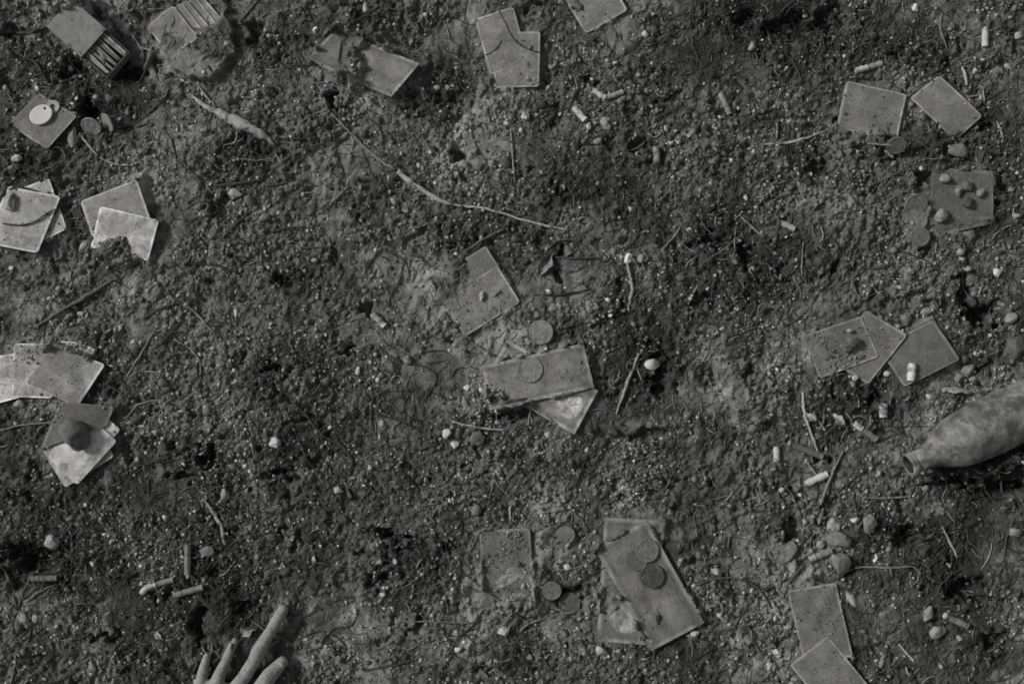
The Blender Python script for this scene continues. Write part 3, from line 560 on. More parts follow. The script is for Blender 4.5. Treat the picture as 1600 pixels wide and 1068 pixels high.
# ------------------------------------------------------------------ twigs, roots, straws
TW = [
 ([(300, 150), (320, 165), (345, 178), (375, 193), (412, 212), (430, 228)], [1.5, 4.5, 6, 7.5, 6, 1.5], .34, 5, 'twig', 'thick pale bare twig at the upper left, bone-like'),
 ([(309, 132), (320, 148), (336, 166)], [1.2, 1.8, 1.4], .26, 6, 'twig', 'short side shoot above the thick pale twig'),
 ([(372, 207), (368, 222), (352, 228)], [1.2, 1.5, 1], .26, 3, 'twig', 'stub of twig under the thick pale twig'),
 ([(517, 176), (552, 212), (585, 243), (618, 266)], [1.5, 2, 2.2, 2.2], .2, 4, 'twig', 'upper half of the long thin twig under the curling banknote'),
 ([(622, 268), (640, 283), (660, 296), (700, 318), (760, 326), (830, 347), (890, 360)], [4, 5.2, 4, 2.3, 2, 1.7, 1.2], .38, 4, 'twig', 'long twig with a pale peeled end left of the centre'),
 ([(52, 513), (110, 478), (178, 437)], [2, 2.6, 2.4], .11, 5, 'twig', 'straight dark twig at the left below the cards'),
 ([(335, 291), (372, 287), (412, 281)], [2, 2.2, 1.4], .05, 5, 'twig', 'dark twig beside the flat pale stone fragment'),
 ([(345, 376), (362, 358), (386, 333)], [1.5, 2, 1.2], .05, 4, 'twig', 'short black twig slanting at the left middle'),
 ([(979, 412), (984, 432), (987, 455), (981, 484)], [1.2, 2.2, 2.6, 1.5], .30, 5, 'root', 'pale crooked root below the bright white stone'),
 ([(963, 646), (979, 600), (999, 552)], [1.3, 1.9, 2.1], .26, 6, 'straw', 'pale straight straw right of the crossed centre banknotes'),
 ([(706, 658), (745, 667), (792, 672)], [1.4, 1.8, 1.6], .30, 7, 'straw', 'thin pale straw below the crossed centre banknotes'),
 ([(1195, 226), (1240, 222), (1289, 205)], [1, 2.4, 1], .34, 5, 'straw', 'curved pale straw left of the plain grey card at the right'),
 ([(1365, 212), (1395, 216), (1428, 222), (1465, 247)], [1.5, 1.8, 1.5, 1], .07, 10, 'root', 'dark rootlet crossing below the plain grey card at the right'),
 ([(1254, 612), (1257, 645), (1266, 675), (1280, 708)], [1.4, 2.4, 2.2, 1.2], .36, 8, 'straw', 'longest pale bent straw among the cigarette butts'),
 ([(1318, 704), (1303, 735), (1281, 788)], [1.2, 2, 1.8], .22, 9, 'straw', 'straw leaning over the end of the white butt'),
 ([(1307, 716), (1300, 742), (1293, 772)], [1.2, 1.6, 1.2], .16, 7, 'straw', 'short darker straw beside the leaning straw'),
 ([(1262, 722), (1277, 743)], [1.5, 1.2], .3, 6, 'straw', 'short straw touching the top of the white butt'),
 ([(1299, 752), (1313, 776)], [1.2, 1], .18, 4, 'straw', 'short straw below right of the white butt'),
 ([(1271, 643), (1281, 660), (1291, 672)], [1.2, 1.4, 1], .22, 4, 'straw', 'short straw right of the longest pale bent straw'),
 ([(1348, 777), (1385, 778), (1422, 775)], [1.2, 1.5, 1], .22, 4, 'straw', 'level straw below the mouth of the bottle'),
 ([(1321, 644), (1332, 658)], [1.2, 1.2], .2, 4, 'straw', 'short stem leading to the half white butt'),
 ([(1507, 385), (1506, 420), (1509, 450), (1520, 466)], [1.2, 1.3, 1.6, 1.5], .04, 8, 'root', 'black strand standing in for a shaded crack over the hollow at the right'),  # dark tube drawn where a crack lies in shade
 ([(128, 212), (142, 232), (160, 248), (180, 256), (212, 259)], [1.2, 1.8, 1.6, 1.3, 1], .34, 4, 'root', 'pale curved rootlet below the leaning coins'),
 ([(226, 498), (252, 482), (285, 471)], [1.2, 1.6, 1.2], .09, 4, 'twig', 'dark slanting twig in the left middle'),
 ([(289, 474), (310, 492), (338, 524)], [1.2, 1.5, 1], .24, 4, 'straw', 'pale straw running down from the dark slanting twig'),
 ([(272, 530), (298, 546), (312, 565), (313, 585)], [1, 1.3, 1.3, 1], .24, 3, 'root', 'hooked pale rootlet right of the left fan of cards'),
 ([(200, 585), (215, 562), (232, 535), (246, 512)], [1, 1.4, 1.3, 1], .2, 3, 'root', 'thin rootlet rising beside the hooked rootlet'),
 ([(0, 672), (35, 664), (90, 658)], [1, 1.3, 1], .17, 3, 'root', 'thin rootlet running to the dark card under the big stone'),
 ([(1473, 822), (1484, 845), (1497, 872)], [1.4, 1.9, 1.4], .28, 5, 'straw', 'slanting straw below the bottle'),
 ([(1403, 1004), (1414, 1017), (1426, 1031)], [1.4, 1.8, 1.4], .42, 6, 'splinter', 'bright splinter at the bottom right'),
 ([(1502, 104), (1507, 118), (1511, 134)], [1.2, 2.6, 1.5], .42, 5, 'splinter', 'thin pale splinter right of the pale rimmed card'),
 ([(1510, 153), (1530, 148), (1544, 143)], [1, 1.4, 1], .22, 5, 'straw', 'short straw at the right of the pale rimmed card'),
 ([(798, 202), (801, 240), (804, 284)], [1.2, 1.5, 1], .25, 5, 'straw', 'upright thin straw left of centre below the top cards'),
 ([(742, 188), (775, 196), (800, 208)], [1, 1.4, 1.2], .22, 4, 'straw', 'thin straw joining the top of the upright straw'),
 ([(750, 218), (775, 232), (800, 258)], [1, 1.3, 1], .2, 4, 'straw', 'thin straw joining the side of the upright straw'),
 ([(1158, 340), (1175, 356), (1193, 371)], [1.2, 1.5, 1], .24, 4, 'straw', 'short straw right of the middle'),
 ([(1036, 390), (1050, 373), (1064, 354)], [1.4, 2, 1.2], .22, 4, 'straw', 'short slanting straw right of the bright white stone'),
 ([(728, 392), (755, 374), (787, 358)], [1.6, 1.8, 1.2], .13, 7, 'twig', 'dark twig touching the rear centre card'),
 ([(438, 600), (455, 622), (478, 648), (505, 680), (535, 697), (550, 722), (541, 745)], [1, 1.4, 1.5, 1.5, 1.8, 2, 1], .05, 3, 'root', 'long black winding root in the lower left middle'),
 ([(590, 540), (615, 560), (655, 570), (682, 590), (660, 628)], [1.4, 1.4, 1.3, 1.3, 1], .05, 3, 'root', 'black hooked root left of the crossed centre banknotes'),
 ([(622, 969), (670, 970), (740, 972)], [1.1, 1.3, 1], .16, 4, 'straw', 'long level straw left of the bottom pebble'),
 ([(320, 778), (334, 800), (347, 826), (352, 850)], [1.6, 2.6, 2.6, 1.2], .3, 5, 'twig', 'broken pale twig in the lower left'),
 ([(1088, 912), (1125, 902), (1165, 905), (1190, 925), (1205, 950)], [1.4, 1.6, 1.6, 1.4, 1], .08, 4, 'root', 'dark arching root right of the bottom banknotes'),
 ([(1308, 902), (1340, 886), (1390, 886), (1425, 884), (1438, 896)], [1, 1.3, 1.2, 1.2, 1], .2, 3, 'root', 'thin pale root right of the stone heap'),
 ([(0, 885), (14, 912), (28, 946)], [1.6, 2.2, 1.8], .12, 6, 'twig', 'dark twig leaning in the black hollow at the left edge'),
 ([(30, 946), (38, 922), (46, 898)], [1, 1.4, 1], .14, 6, 'straw', 'thin stem rising in the black hollow at the left'),
 ([(42, 940), (60, 925), (86, 913)], [1, 1.8, 1.2], .16, 4, 'straw', 'curved blade below the dull butt in the black hollow'),
 ([(18, 1066), (24, 1042), (27, 1022)], [1.4, 1.6, 1], .22, 4, 'straw', 'upright straw at the bottom left corner'),
 ([(208, 56), (216, 70), (224, 84), (222, 110)], [1.2, 1.6, 1.4, 1], .2, 8, 'straw', 'dry blade right of the matchbox'),
 ([(216, 72), (228, 77), (241, 81)], [1.2, 1.8, 1.2], .26, 9, 'straw', 'short level straw right of the matchbox'),
 ([(239, 73), (232, 92), (222, 112), (213, 128)], [1.4, 2, 1.8, 1.4], .28, 9, 'straw', 'forked pale stem right of the matchbox'),
 ([(278, 122), (286, 126), (296, 130)], [1.6, 2.2, 1.8], .42, 4, 'splinter', 'short pale splinter below the mud covered pack'),
 ([(779, 17), (790, 38), (802, 62), (819, 76), (843, 85)], [.9, 1.1, 1.1, 1.1, .9], .04, 10, 'root', 'thin dark strand curving over the top centre cards'),  # thin dark tubes over the top centre cards
 ([(742, 91), (762, 86), (775, 78), (784, 66)], [.9, 1.1, 1, .8], .05, 9, 'root', 'short dark strand at the left edge of the top centre cards'),
 ([(8, 350), (35, 353), (60, 347), (80, 333), (95, 326)], [1, 1.2, 1.2, 1.2, 1], .04, 13, 'root', 'dark strand lying across the upper card at the left edge'),  # thin dark tubes over the left edge card
 ([(17, 296), (38, 294), (60, 299)], [1, 1.2, 1], .05, 11, 'root', 'dark strand at the top of the card at the left edge'),
 ([(831, 624), (829, 640), (825, 663)], [1.2, 1.5, 1.2], .26, 12, 'straw', 'upright straw at the lower rim of the crossed centre banknotes'),
 ([(836, 641), (852, 650), (869, 662)], [1.2, 2, 1.6], .3, 9, 'straw', 'short thick straw at the lower rim of the crossed centre banknotes'),
 ([(858, 388), (868, 378), (885, 374), (905, 378)], [1.6, 2, 2, 1.2], .07, 10, 'twig', 'dark arched twig above the curled leaf'),
 ([(868, 402), (900, 404), (935, 402)], [1.3, 1.6, 1.2], .07, 7, 'twig', 'dark level twig below the arched twig'),
 ([(20, 48), (50, 50), (78, 42)], [2, 2.6, 2], .05, 7, 'twig', 'black twig left of the matchbox'),
 ([(15, 72), (36, 88), (58, 100), (74, 130)], [1.6, 1.9, 1.8, 1.2], .06, 5, 'root', 'dark root below the black twig at the upper left'),
 ([(70, 55), (80, 72), (90, 84)], [1.2, 1.5, 1], .05, 6, 'root', 'short dark rootlet at the corner of the matchbox'),
 ([(1350, 466), (1365, 459), (1381, 455)], [1.3, 1.6, 1.2], .2, 4, 'straw', 'short straw above the middle card of the row of three'),
 ([(1355, 420), (1378, 418), (1398, 410)], [1.5, 1.7, 1], .07, 5, 'twig', 'short dark twig below the dusty patch at the right'),
 ([(1550, 303), (1566, 301), (1585, 299)], [1.2, 1.4, 1], .05, 5, 'twig', 'dark stem at the right of the dark banknotes'),
 ([(405, 352), (425, 362), (440, 358), (462, 355)], [1.6, 1.9, 1.8, 1.2], .05, 5, 'root', 'black crooked root in the left middle'),
 ([(415, 290), (440, 288), (460, 280)], [1.3, 1.6, 1], .07, 5, 'twig', 'dark level twig left of the peeled twig'),
 ([(515, 320), (530, 305), (545, 290)], [1, 1.4, 1], .2, 4, 'straw', 'thin slanting straw left of the peeled twig'),
 ([(1405, 245), (1390, 232), (1352, 226)], [1, 1.3, 1], .24, 5, 'straw', 'pale stem below the plain grey card at the right'),
 ([(1380, 237), (1386, 243), (1393, 248)], [2, 3, 2], .33, 4, 'splinter', 'stubby pale splinter below the plain grey card at the right'),
 ([(1558, 190), (1563, 203), (1566, 218)], [1.1, 1.4, 1], .3, 4, 'straw', 'short upright straw at the far right'),
 ([(1213, 193), (1213, 207), (1212, 218)], [1, 1.2, 1], .24, 6, 'straw', 'tiny upright straw above the curved pale straw'),
 ([(1254, 378), (1252, 405), (1251, 432)], [1, 1.3, 1], .2, 4, 'straw', 'upright thin straw below the grey stub at the right middle'),
]
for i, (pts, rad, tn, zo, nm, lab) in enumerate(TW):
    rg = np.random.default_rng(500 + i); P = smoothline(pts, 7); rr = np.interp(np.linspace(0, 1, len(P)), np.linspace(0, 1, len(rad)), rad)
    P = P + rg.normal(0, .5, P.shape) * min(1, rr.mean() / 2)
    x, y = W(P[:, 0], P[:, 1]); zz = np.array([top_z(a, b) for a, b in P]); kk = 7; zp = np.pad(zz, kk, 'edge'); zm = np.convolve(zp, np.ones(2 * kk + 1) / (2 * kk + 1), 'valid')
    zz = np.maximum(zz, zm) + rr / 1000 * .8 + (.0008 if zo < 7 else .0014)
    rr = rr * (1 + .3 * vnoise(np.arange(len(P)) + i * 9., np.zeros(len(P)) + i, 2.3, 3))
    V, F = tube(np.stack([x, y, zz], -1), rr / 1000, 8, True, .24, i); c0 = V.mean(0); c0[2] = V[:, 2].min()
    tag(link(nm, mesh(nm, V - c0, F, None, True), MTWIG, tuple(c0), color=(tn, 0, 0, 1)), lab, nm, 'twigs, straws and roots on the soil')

# ------------------------------------------------------------------ cigarette butts
def cig(p, split, r, t1, t2, lab, zoff=0):
    """p: bent or straight axis; first part up to `split` takes t1 (paper), the rest t2 (filter)"""
    P = smoothline(p, 5); d = np.r_[0, np.cumsum(np.hypot(*np.diff(P, axis=0).T))]; d /= d[-1]; x, y = W(P[:, 0], P[:, 1])
    za, zb = top_z(*P[1]), top_z(*P[-2]); z = np.maximum(za + (zb - za) * d, max(za, zb) - .002) + r / 1000 * .75 + zoff; L = np.stack([x, y, z], -1)
    base = L.mean(0); base[2] -= r / 1000; root = empty('cigarette_butt', tuple(base)); tag(root, lab, 'cigarette butt', 'cigarette butts dropped on the soil')
    def piece(nm, a, b, rr, m, t, sd):
        tt = np.linspace(a, b, 9); Q = np.stack([np.interp(tt, d, L[:, k]) for k in range(3)], -1)
        rad = np.full(9, rr / 1000); rad[0] *= .93; rad[-1] *= .93; rad *= 1 + .09 * np.sin(np.arange(9) * 1.7 + sd + p[0][0])
        V, F = tube(Q, rad, 12, False, .05, sd)
        n = len(V); # slightly hollow ends
        e0 = Q[0] + (Q[1] - Q[0]) * .35; e1 = Q[-1] - (Q[-1] - Q[-2]) * .35
        V = np.vstack([V, Q[0] + (V[:12] - Q[0]) * .72 + (e0 - Q[0]) * .15, [e0], Q[-1] + (V[n - 12:n] - Q[-1]) * .72 + (e1 - Q[-1]) * .15, [e1]])
        for j in range(12):
            k = (j + 1) % 12; F.append((k, j, n + j, n + k)); F.append((n + k, n + j, n + 12)); F.append((n - 12 + j, n - 12 + k, n + 13 + k, n + 13 + j)); F.append((n + 13 + j, n + 13 + k, n + 25))
        link(nm, mesh(nm, V - base, F, None, True), m, parent=root, color=(t, 0, 0, 1))
    if split >= 1: piece('paper', 0, 1, r, MPAPER, t1, 3)
    else: piece('paper', 0, split, r, MPAPER, t1, 3); piece('filter', split + .004, 1, r * 1.03, MFILT, t2, 5)
CG = [
 ([(896, 167), (914, 188)], 1, 5, 0.54, 0, 'stubby white butt left of the grey stones at the top centre'),
 ([(926, 140), (946, 152), (973, 144)], .45, 4.2, 0.50, .26, 'butt bent into a V at the top centre'),
 ([(1125, 144), (1131, 157), (1140, 178)], .5, 4.5, 0.31, .2, 'dull bent butt right of the V-shaped butt'),
 ([(1024, 230), (1026, 243), (1025, 256)], .3, 5, 0.34, .22, 'dull upright butt below the V-shaped butt'),
 ([(1539, 46), (1538, 74)], 1, 5.2, 0.45, 0, 'upright white butt in the top right corner'),
 ([(1336, 111), (1377, 100)], .45, 4.6, 0.43, .24, 'long butt with a pale left half above the plain grey card'),
 ([(581, 489), (601, 509)], 1, 5, 0.50, 0, 'lone white butt left of the centre cards'),
 ([(1219, 348), (1240, 358)], 1, 4.6, 0.38, 0, 'light grey stub left of the dusty patch at the right'),
 ([(1213, 697), (1213, 721)], 1, 5.2, 0.45, 0, 'upright white stub left of the leaning straws'),
 ([(1258, 757), (1293, 740)], 1, 5.8, 0.52, 0, 'longest clean white butt, under the leaning straws'),
 ([(1334, 660), (1370, 686)], .36, 5, 0.52, .17, 'butt with a short white end and a long grey end'),
 ([(1232, 692), (1257, 702), (1285, 713)], .001, 5, 0.27, .13, 'charred muddy butt above the white butt'),
 ([(1270, 706), (1286, 713)], 1, 4.6, 0.36, 0, 'small pale stub lying against the charred muddy butt'),
 ([(1379, 632), (1380, 651)], 1, 6.3, 0.56, 0, 'short fat white stub below the row of three cards'),
 ([(1422, 567), (1420, 594)], 1, 6.6, 0.59, 0, 'short fat white stub lying on the dark right card'),
 ([(222, 926), (233, 915), (248, 911), (272, 904)], .5, 4.6, 0.45, .2, 'curved butt with a white end at the lower left'),
 ([(273, 929), (318, 916)], .25, 4.8, 0.22, .19, 'dull grey butt below the curved butt at the lower left'),
 ([(296, 848), (295, 896)], .001, 4.8, 0.18, .18, 'upright grey butt at the lower left'),
 ([(50, 903), (90, 902)], .3, 4.6, 0.15, .15, 'dull level butt at the rim of the black hollow at the left'),
 ([(1471, 958), (1508, 975)], .1, 5, 0.45, .2, 'grey butt with a thin white ring at the bottom right'),
 ([(1262, 873), (1298, 859)], .3, 5.4, 0.31, .2, 'grey butt tucked into the left side of the stone heap'),
]
for c in CG: cig(*c)

# ------------------------------------------------------------------ coins
def coin(px, py, r, tone, lab, tx=0, ty=0, zo=0):
    prof = [(0, 0), (.82, 0), (.86, .35), (.96, .4), (1, .15), (1, -2.2), (.95, -2.6), (0, -2.6)]; seg = 48; V = []; F = []
    for i, (a, b) in enumerate(prof):
        for j in range(seg): V.append((a * r * cos(2 * pi * j / seg) / 1000, a * r * sin(2 * pi * j / seg) / 1000, b / 1000))
    for i in range(len(prof) - 1):
        for j in range(seg): F.append((i * seg + j, (i + 1) * seg + j, (i + 1) * seg + (j + 1) % seg, i * seg + (j + 1) % seg))
    x, y = W(px, py); z = max(top_z(px + a, py + b) for a, b in ((0, 0), (r * .6, 0), (-r * .6, 0), (0, r * .6), (0, -r * .6))) * .6 + top_z(px, py) * .4 + .0034 + zo / 1000
    me = mesh('coin', np.array(V), F); bmx = bmesh.new(); bmx.from_mesh(me); bmesh.ops.remove_doubles(bmx, verts=bmx.verts, dist=1e-6); bmesh.ops.recalc_face_normals(bmx, faces=bmx.faces); bmx.to_mesh(me); bmx.free()
    tag(link('coin', me, MCOIN, (float(x), float(y), float(z)), color=(tone, 0, 0, 1), rot=(R(tx), R(ty), 0)), lab, 'coin', 'coins lying in the soil')
coin(144, 199, 16, .22, 'left of the two coins leaning in the soil below the dark hollow', 45, -12, 5)
coin(169, 193, 15, .22, 'right of the two coins leaning in the soil below the dark hollow', 30, -52, 6)
coin(1430, 344, 17, .17, 'middle of the three coins left of the dark banknotes, half under the top one', 0, 0, 0)
coin(1428, 321, 18, .19, 'top of the three coins left of the dark banknotes', 30, 6, 5)
coin(1435, 371, 15, .14, 'bottom of the three coins left of the dark banknotes', 12, 0, 2)
coin(845, 519, 19, .24, 'coin lying on the dust just above the crossed centre banknotes', 8, 0, 1)
coin(828, 577, 20, .24, 'large coin on the crossed centre banknotes', 0, 4, 0)
coin(994, 872, 17, .10, 'lowest coin of the overlapping three on the bottom banknotes', 0, 0, 0)
coin(1010, 857, 18, .15, 'upper grey coin of the overlapping three on the bottom banknotes', -4, 4, 2.4)
coin(1017, 897, 19, .055, 'darkest coin, on the bottom banknotes', 0, 0, 1.5)
coin(884, 834, 14, .18, 'coin on the dust right of the dusty card', 6, 0, 1)
coin(862, 921, 15, .15, 'grey coin in dark soil left of the bottom banknotes', 10, 0, 3)
coin(890, 942, 17, .07, 'dark coin beside the grey coin left of the bottom banknotes', 0, -6, 3)
coin(1395, 231, 15, .14, 'half buried coin under the plain grey card at the right', 40, 0, 1)

# ------------------------------------------------------------------ oval tag with a small disc behind it
def disc(nm, px, py, a, b, ang, th, tone, z, hole=None, m=MTAG):
    seg = 48; V = []; an = R(ang); ho = hole or None
    x, y = W(px, py); F = []
    def ringp(ra, rb, cx, cy, zz): return [(cx + ra * cos(t) * cos(an) - rb * sin(t) * sin(an), cy + ra * cos(t) * sin(an) + rb * sin(t) * cos(an), zz) for t in np.arange(seg) * 2 * pi / seg]
    hx, hy, hr = ho if ho else (0, 0, .0001)
    rings = [ringp(hr, hr, hx, hy, -th), ringp(hr, hr, hx, hy, 0), ringp(a * .93, b * .93, 0, 0, .5), ringp(a, b, 0, 0, .0), ringp(a, b, 0, 0, -th)]
    for rg_ in rings: V += rg_
    for i in range(len(rings) - 1):
        for j in range(seg): F.append((i * seg + j, (i + 1) * seg + j, (i + 1) * seg + (j + 1) % seg, i * seg + (j + 1) % seg))
    me = mesh(nm, np.array(V) / 1000, F, None, False); bmx = bmesh.new(); bmx.from_mesh(me); bmesh.ops.recalc_face_normals(bmx, faces=bmx.faces); bmx.to_mesh(me); bmx.free()
    return link(nm, me, m, (float(x), float(y), z), color=(tone, 0, 0, 1))
zt = top_z(75, 182)
tag(disc('metal_disc', 85, 168, 11, 10, 30, 1.2, .34, zt + .003, (0, 0, 4)), 'small pale ring disc tucked behind the white oval tag', 'disc')
tag(disc('oval_tag', 68, 181, 18.5, 14.5, 30, 2, .6, zt + .007, (6, 9.5, 2.2)), 'bright white oval tag with a small hole lying on the muddy card', 'tag')

# ------------------------------------------------------------------ matchbox with open tray
ang = math.atan2(-47, 53); cx, cy = W(124, 50)
box = empty('matchbox', (float(cx) + .004, float(cy), 0), ang); tag(box, 'muddy matchbox half slid open at the upper left, tray of matches showing', 'matchbox')
def boxes(nm, L, m, tone, parent, bev=.0005):
    bm = bmesh.new()
    for (x0, x1, y0, y1, z0, z1) in L:
        r_ = bmesh.ops.create_cube(bm, size=1); bmesh.ops.scale(bm, verts=r_['verts'], vec=(x1 - x0, y1 - y0, z1 - z0)); bmesh.ops.translate(bm, verts=r_['verts'], vec=((x0 + x1) / 2, (y0 + y1) / 2, (z0 + z1) / 2))
    bmesh.ops.bevel(bm, geom=bm.edges[:], offset=bev, segments=1, affect='EDGES'); bmesh.ops.scale(bm, verts=bm.verts, vec=(.001, .001, .001)); me = bpy.data.meshes.new(nm); bm.to_mesh(me); bm.free()
    return link(nm, me, m, parent=parent, color=(tone, 0, 0, 1))
boxes('sleeve', [(-36, 36, -29, 29, 25.6, 27), (-36, 36, -29, 29, -2, -.6), (-36, 36, -29, -27.6, -.6, 25.6), (-36, 36, 27.6, 29, -.6, 25.6)], MBOX, .24, box, .25)
tr = boxes('tray', [(-6, 84, -26.6, 26.6, .2, 1.4), (-6, 84, -26.6, -25.2, 1.4, 21), (-6, 84, 25.2, 26.6, 1.4, 21), (82.6, 84, -25.2, 25.2, 1.4, 21)], MBOX, .10, box, .25)
boxes('striking_strip', [(-34, 34, -29.6, -29.05, 2, 23)], MBOX, .04, box, .1)
M4 = Matrix.Translation(box.location) @ Matrix.Rotation(ang, 4, 'Z')
for i in range(9):
    yy = -22 + i * 5.4; xx = 30 + (i * 7 % 5); z = 16 + (i * 5 % 3) * 1.2; L = 49
    p0 = M4 @ Vector((xx / 1000, yy / 1000, z / 1000)); root = empty('matchstick', p0, ang + R([2, -3, 0, 4, -2, 1, -4, 2, 0][i]))
    tag(root, 'wooden matchstick lying lengthwise in the open matchbox tray', 'matchstick', 'matchsticks in the matchbox tray')
    boxes('stick', [(0, L, -2, 2, 0, 3.4)], MTWIG, [.24, .3, .2, .28, .16, .13, .3, .24, .34][i], root, .3)
    V = IC2V * np.array([3.2, 2.2, 2.2]) / 1000 + np.array([-.001, 0, .0015]); link('match_head', mesh('match_head', V, IC2F, None, True), MTWIG, parent=root, color=(.06, 0, 0, 1))
bmi = M4 @ Vector((.058, -.006, .018)); r_ = rock(0, 0, 7, 5, .8, .2, 20, '', 901, 'clod'); r_.location = bmi; tag(r_, 'crumb of mud lying on the matches in the tray', 'clod')
r_ = rock(0, 0, 6, 5, .8, .05, 50, '', 902, 'clod'); r_.location = M4 @ Vector((.066, -.012, .018)); tag(r_, 'dark crumb of mud at the end of the matches in the tray', 'clod')

# ------------------------------------------------------------------ curled leaf, right of the centre cards
def leaf(px, py, L, Wd, ang, tone, lab, curl=.6, zo=2):
    nU, nV = 14, 7; V = []; F = []; x, y = W(px, py); z = top_z(px, py)
    for i in range(nU):
        t = i / (nU - 1); wd = Wd * math.sin(pi * min(1, t * .94 + .05)) ** .7
        for j in range(nV):
            s = j / (nV - 1) * 2 - 1; V.append(((t - .5) * L, s * wd * .5 * (1 + .3 * sin(9 * t + s + px) + .2 * sin(17 * t + py)) + 1.5 * sin(5 * t + px), wd * .5 * curl * s * s + 3 * sin(pi * t) + .8 * sin(7 * t + 3 * s)))
    for i in range(nU - 1):
        for j in range(nV - 1): a = i * nV + j; F.append((a, a + nV, a + nV + 1, a + 1))
    n = len(V); V = np.array(V); V = np.vstack([V, V - (0, 0, .5)]); F2 = F + [tuple(k + n for k in f[::-1]) for f in F]
    for j in range(nV - 1): F2.append((j, j + 1, n + j + 1, n + j)); a = (nU - 1) * nV + j; F2.append((a + 1, a, n + a, n + a + 1))
    for i in range(nU - 1): a = i * nV; F2.append((a + nV, a, n + a, n + a + nV)); a += nV - 1; F2.append((a, a + nV, n + a + nV, n + a))
    tag(link('dead_leaf', mesh('dead_leaf', V / 1000, F2, None, True), MTWIG, (float(x), float(y), z + zo / 1000), color=(tone, 0, 0, 1), rot=(0, 0, R(ang))), lab, 'leaf', 'dead leaves on the soil')
leaf(852, 412, 44, 18, 55, .22, 'curled dead leaf right of the centre cards', 1.1)
leaf(893, 392, 26, 20, -20, .17, 'smaller crumpled dead leaf beside the curled leaf', .8)
leaf(800, 628, 52, 12, 14, .22, 'narrow curled leaf under the lower rim of the crossed centre banknotes', 1.2, 5)
leaf(1235, 38, 40, 12, 24, .26, 'narrow pale leaf in the dark patch at the top right', .9)
leaf(1310, 655, 24, 12, -50, .36, 'ragged pale leaf scrap left of the half white butt', .9, 4)
leaf(1267, 652, 20, 10, -50, .34, 'pale leaf scrap behind the longest bent straw', .9, 3)
leaf(250, 992, 22, 8, -55, .34, 'small pale leaf scrap at the lower left', .9)
leaf(388, 985, 28, 14, 20, .24, 'ragged leaf scrap between the fingers and the hollow', .9)
leaf(1495, 610, 46, 9, -3, .3, 'long pale blade above the bottle', .7, 3)

# ------------------------------------------------------------------ bottle
A0 = np.array([1405, 722.]); dirn = np.array([cos(R(23)), -sin(R(23))]); prof = [(0, 13), (0, 15.5), (2, 17.2), (9, 17.4), (12, 16.2), (30, 17.2), (42, 19.5), (54, 25.5), (66, 32.5), (80, 38.5), (98, 42.5), (120, 44), (150, 45), (200, 45.5), (262, 45.5), (270, 45), (273, 38), (270, 0)]
x0, y0 = W(*A0); bot = empty('bottle', (float(x0), float(y0), 0)); tag(bot, 'dirty half buried bottle at the right edge, its open mouth pointing left', 'bottle')
dx, dy = dirn[0], -dirn[1]; side = np.array([-dy, dx, 0]); 
def lathe(nm, prof, parent, tone, m, axis_z):
    seg = 56; V = []; F = []
    for (s, r) in prof:
        zc = axis_z(s)
        for j in range(seg):
            t = 2 * pi * j / seg; k = 1 + .012 * sin(s * .05 + 2 * t); ct, st = cos(TILT), sin(TILT)
            V.append((dx * (s * ct + r * k * sin(t) * st) + side[0] * r * k * cos(t), dy * (s * ct + r * k * sin(t) * st) + side[1] * r * k * cos(t), zc + r * k * sin(t) * ct))
    for i in range(len(prof) - 1):
        for j in range(seg): F.append((i * seg + j, (i + 1) * seg + j, (i + 1) * seg + (j + 1) % seg, i * seg + (j + 1) % seg))
    me = mesh(nm, np.array(V) / 1000, F, None, True); bmx = bmesh.new(); bmx.from_mesh(me); bmesh.ops.remove_doubles(bmx, verts=bmx.verts, dist=1e-6); bmesh.ops.recalc_face_normals(bmx, faces=bmx.faces); bmx.to_mesh(me); bmx.free()
    return link(nm, me, m, parent=parent, color=(tone, 0, 0, 1))
TILT = R(11); az = lambda s: 46 - s * sin(TILT)
lathe('bottle_bore_shade', [(60, .5), (58, 10), (30, 13), (4, 13.6), (.5, 13.9)], bot, .03, MGLASS, az)  # bore painted near black for the shade inside the neck
lathe('bottle_body', [(12.1, 14.2)] + [p for p in prof if p[0] > 9], bot, .19, MGLASS, az)
lathe('bottle_lip', [(2.5, 13.8), (0, 14.2), (-.6, 15.9), (2, 17.6), (9, 17.8), (12.2, 16.2)], bot, .26, MGLASS, az)

# ------------------------------------------------------------------ hand, palm down, fingers spread
HAND = [[(317, 1070, 13, 12), (318, 1055, 14, 9), (321, 1040, 12, 7.6), (325, 1024, 7, 6.6)],
        [(340, 1068, 15, 12.5), (348, 1046, 16, 9.5), (356, 1028, 10, 8), (363, 1010, 5, 7.5), (367, 1001, 2, 7)],
        [(366, 1078, 15, 13), (384, 1054, 18, 11), (400, 1028, 18.5, 10.4), (408, 1010, 19, 11.2), (416, 997, 17, 10), (426, 981, 14, 9), (433, 969, 12.5, 9.6), (441, 955, 10.5, 9.2), (444, 950, 10, 8.8)],
        [(392, 1098, 15, 14), (411, 1068, 18, 13), (424, 1051, 18, 13.2), (434, 1040, 14, 11), (443, 1031, 10.5, 9.6)],
        [(352, 1160, 10, 16), (392, 1158, 12, 13), (424, 1140, 11, 11.5), (446, 1122, 8, 9)],
        [(317, 1070, 12, 12.5), (318, 1120, 10, 15), (316, 1180, 12, 18), (298, 1230, 14, 21)], [(340, 1068, 14, 13), (336, 1130, 12, 17), (318, 1190, 13, 20)],
        [(366, 1078, 14, 13.5), (354, 1130, 13, 18), (326, 1190, 13, 20), (298, 1240, 14, 23), (270, 1330, 18, 29), (240, 1430, 22, 34)], [(392, 1098, 12, 14), (372, 1140, 12, 17), (340, 1180, 13, 18)],
        [(317, 1070, 12, 11.5), (340, 1068, 14, 12), (366, 1078, 14, 12.5), (392, 1098, 14, 13)]]
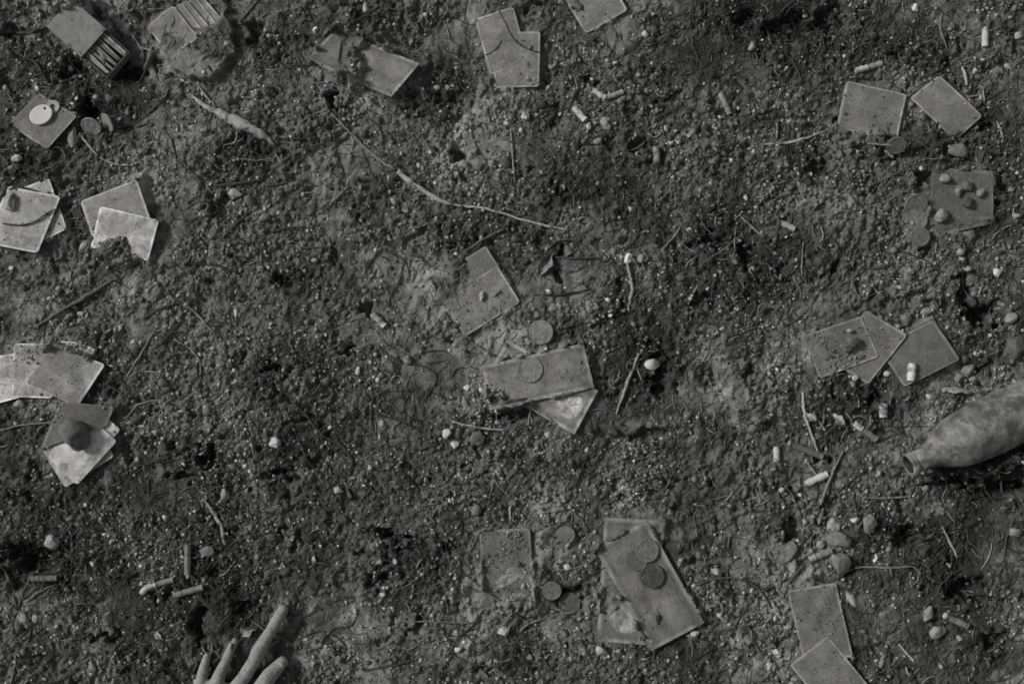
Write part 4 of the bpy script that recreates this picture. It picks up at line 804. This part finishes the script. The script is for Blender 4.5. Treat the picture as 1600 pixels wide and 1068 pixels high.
hv, hf = [], []; off = 0
for ch in HAND:
    for a, b in zip(ch[:-1], ch[1:]):
        a = np.array(a, float); b = np.array(b, float); n = max(2, int(np.hypot(*(b - a)[:2]) / 2.5))
        for k in range(n + 1):
            q = a + (b - a) * k / n; x, y = W(q[0], q[1]); hv.append(IC2V * q[3] / 1000 + np.array([x, y, q[2] / 1000])); hf.append(IC2F + off); off += len(IC2V)
hb = np.array([*W(340, 1140), 0.])
hme = mesh('tmp', np.vstack(hv) - hb, np.vstack(hf)); tmp = bpy.data.objects.new('tmp', hme); sc.collection.objects.link(tmp)
md = tmp.modifiers.new('r', 'REMESH'); md.mode = 'VOXEL'; md.voxel_size = .0014; md = tmp.modifiers.new('s', 'SMOOTH'); md.factor = .5; md.iterations = 9
dg = bpy.context.evaluated_depsgraph_get(); hm = bpy.data.meshes.new_from_object(tmp.evaluated_get(dg)); bpy.data.objects.remove(tmp)
hm.name = 'person'; hm.polygons.foreach_set('use_smooth', np.ones(len(hm.polygons), bool))
co = np.zeros(len(hm.vertices) * 3, np.float32); hm.vertices.foreach_get('co', co); co = co.reshape(-1, 3)
# creases across the finger joints
for (jx, jy, ax, ay) in ((409, 1010, .55, -.83), (427, 980, .55, -.83), (383, 1056, .55, -.83), (424, 1052, .65, -.75), (350, 1044, .4, -.9), (319, 1052, .15, -1)):
    X, Y = W(jx, jy); dxx = co[:, 0] + hb[0] - X; dyy = co[:, 1] + hb[1] - Y; al = dxx * ax - dyy * ay; near = (dxx ** 2 + dyy ** 2) < .015 ** 2
    for s in (-.003, 0, .003): co[:, 2] -= np.where(near & (co[:, 2] > .010), .0017 * np.exp(-((al - s) / .0009) ** 2), 0)
hm.vertices.foreach_set('co', co.ravel()); hm.update(); hm.materials.clear()
person = link('person', hm, MSKIN, tuple(hb), color=(.26, 0, 0, 1)); tag(person, 'muddy left hand reaching in from the bottom edge, palm down, fingers pressed into soil', 'person')
def nail(px, py, z, ang, a, b):
    V = IC2V * np.array([a, b, 1.3]) / 1000; V[:, 2] -= 14 * V[:, 1] ** 2; t = R(ang); V = np.stack([V[:, 0] * cos(t) - V[:, 1] * sin(t), V[:, 0] * sin(t) + V[:, 1] * cos(t), V[:, 2]], -1)
    x, y = W(px, py); link('fingernail', mesh('fingernail', V + np.array([x, y, z / 1000]) - hb, IC2F, None, True), MSKIN, parent=person, color=(.34, 0, 0, 1))
nail(442, 954, 16.6, 57, 6, 5); nail(441, 1034, 20.3, 42, 6, 5.5)
sl_ = [(268, 1335, 18, 38), (262, 1355, 19, 41), (240, 1430, 22, 44), (215, 1520, 26, 48)]
P = np.array([[*W(a, b), c / 1000] for a, b, c, d in sl_]) - hb; V, F = tube(smoothline(P, 5), np.interp(np.linspace(0, 1, 16), np.linspace(0, 1, 4), [s[3] / 1000 for s in sl_]), 24, True, .05, 4)
link('sleeve', mesh('sleeve', V, F, None, True), MBOX, parent=person, color=(.08, 0, 0, 1))
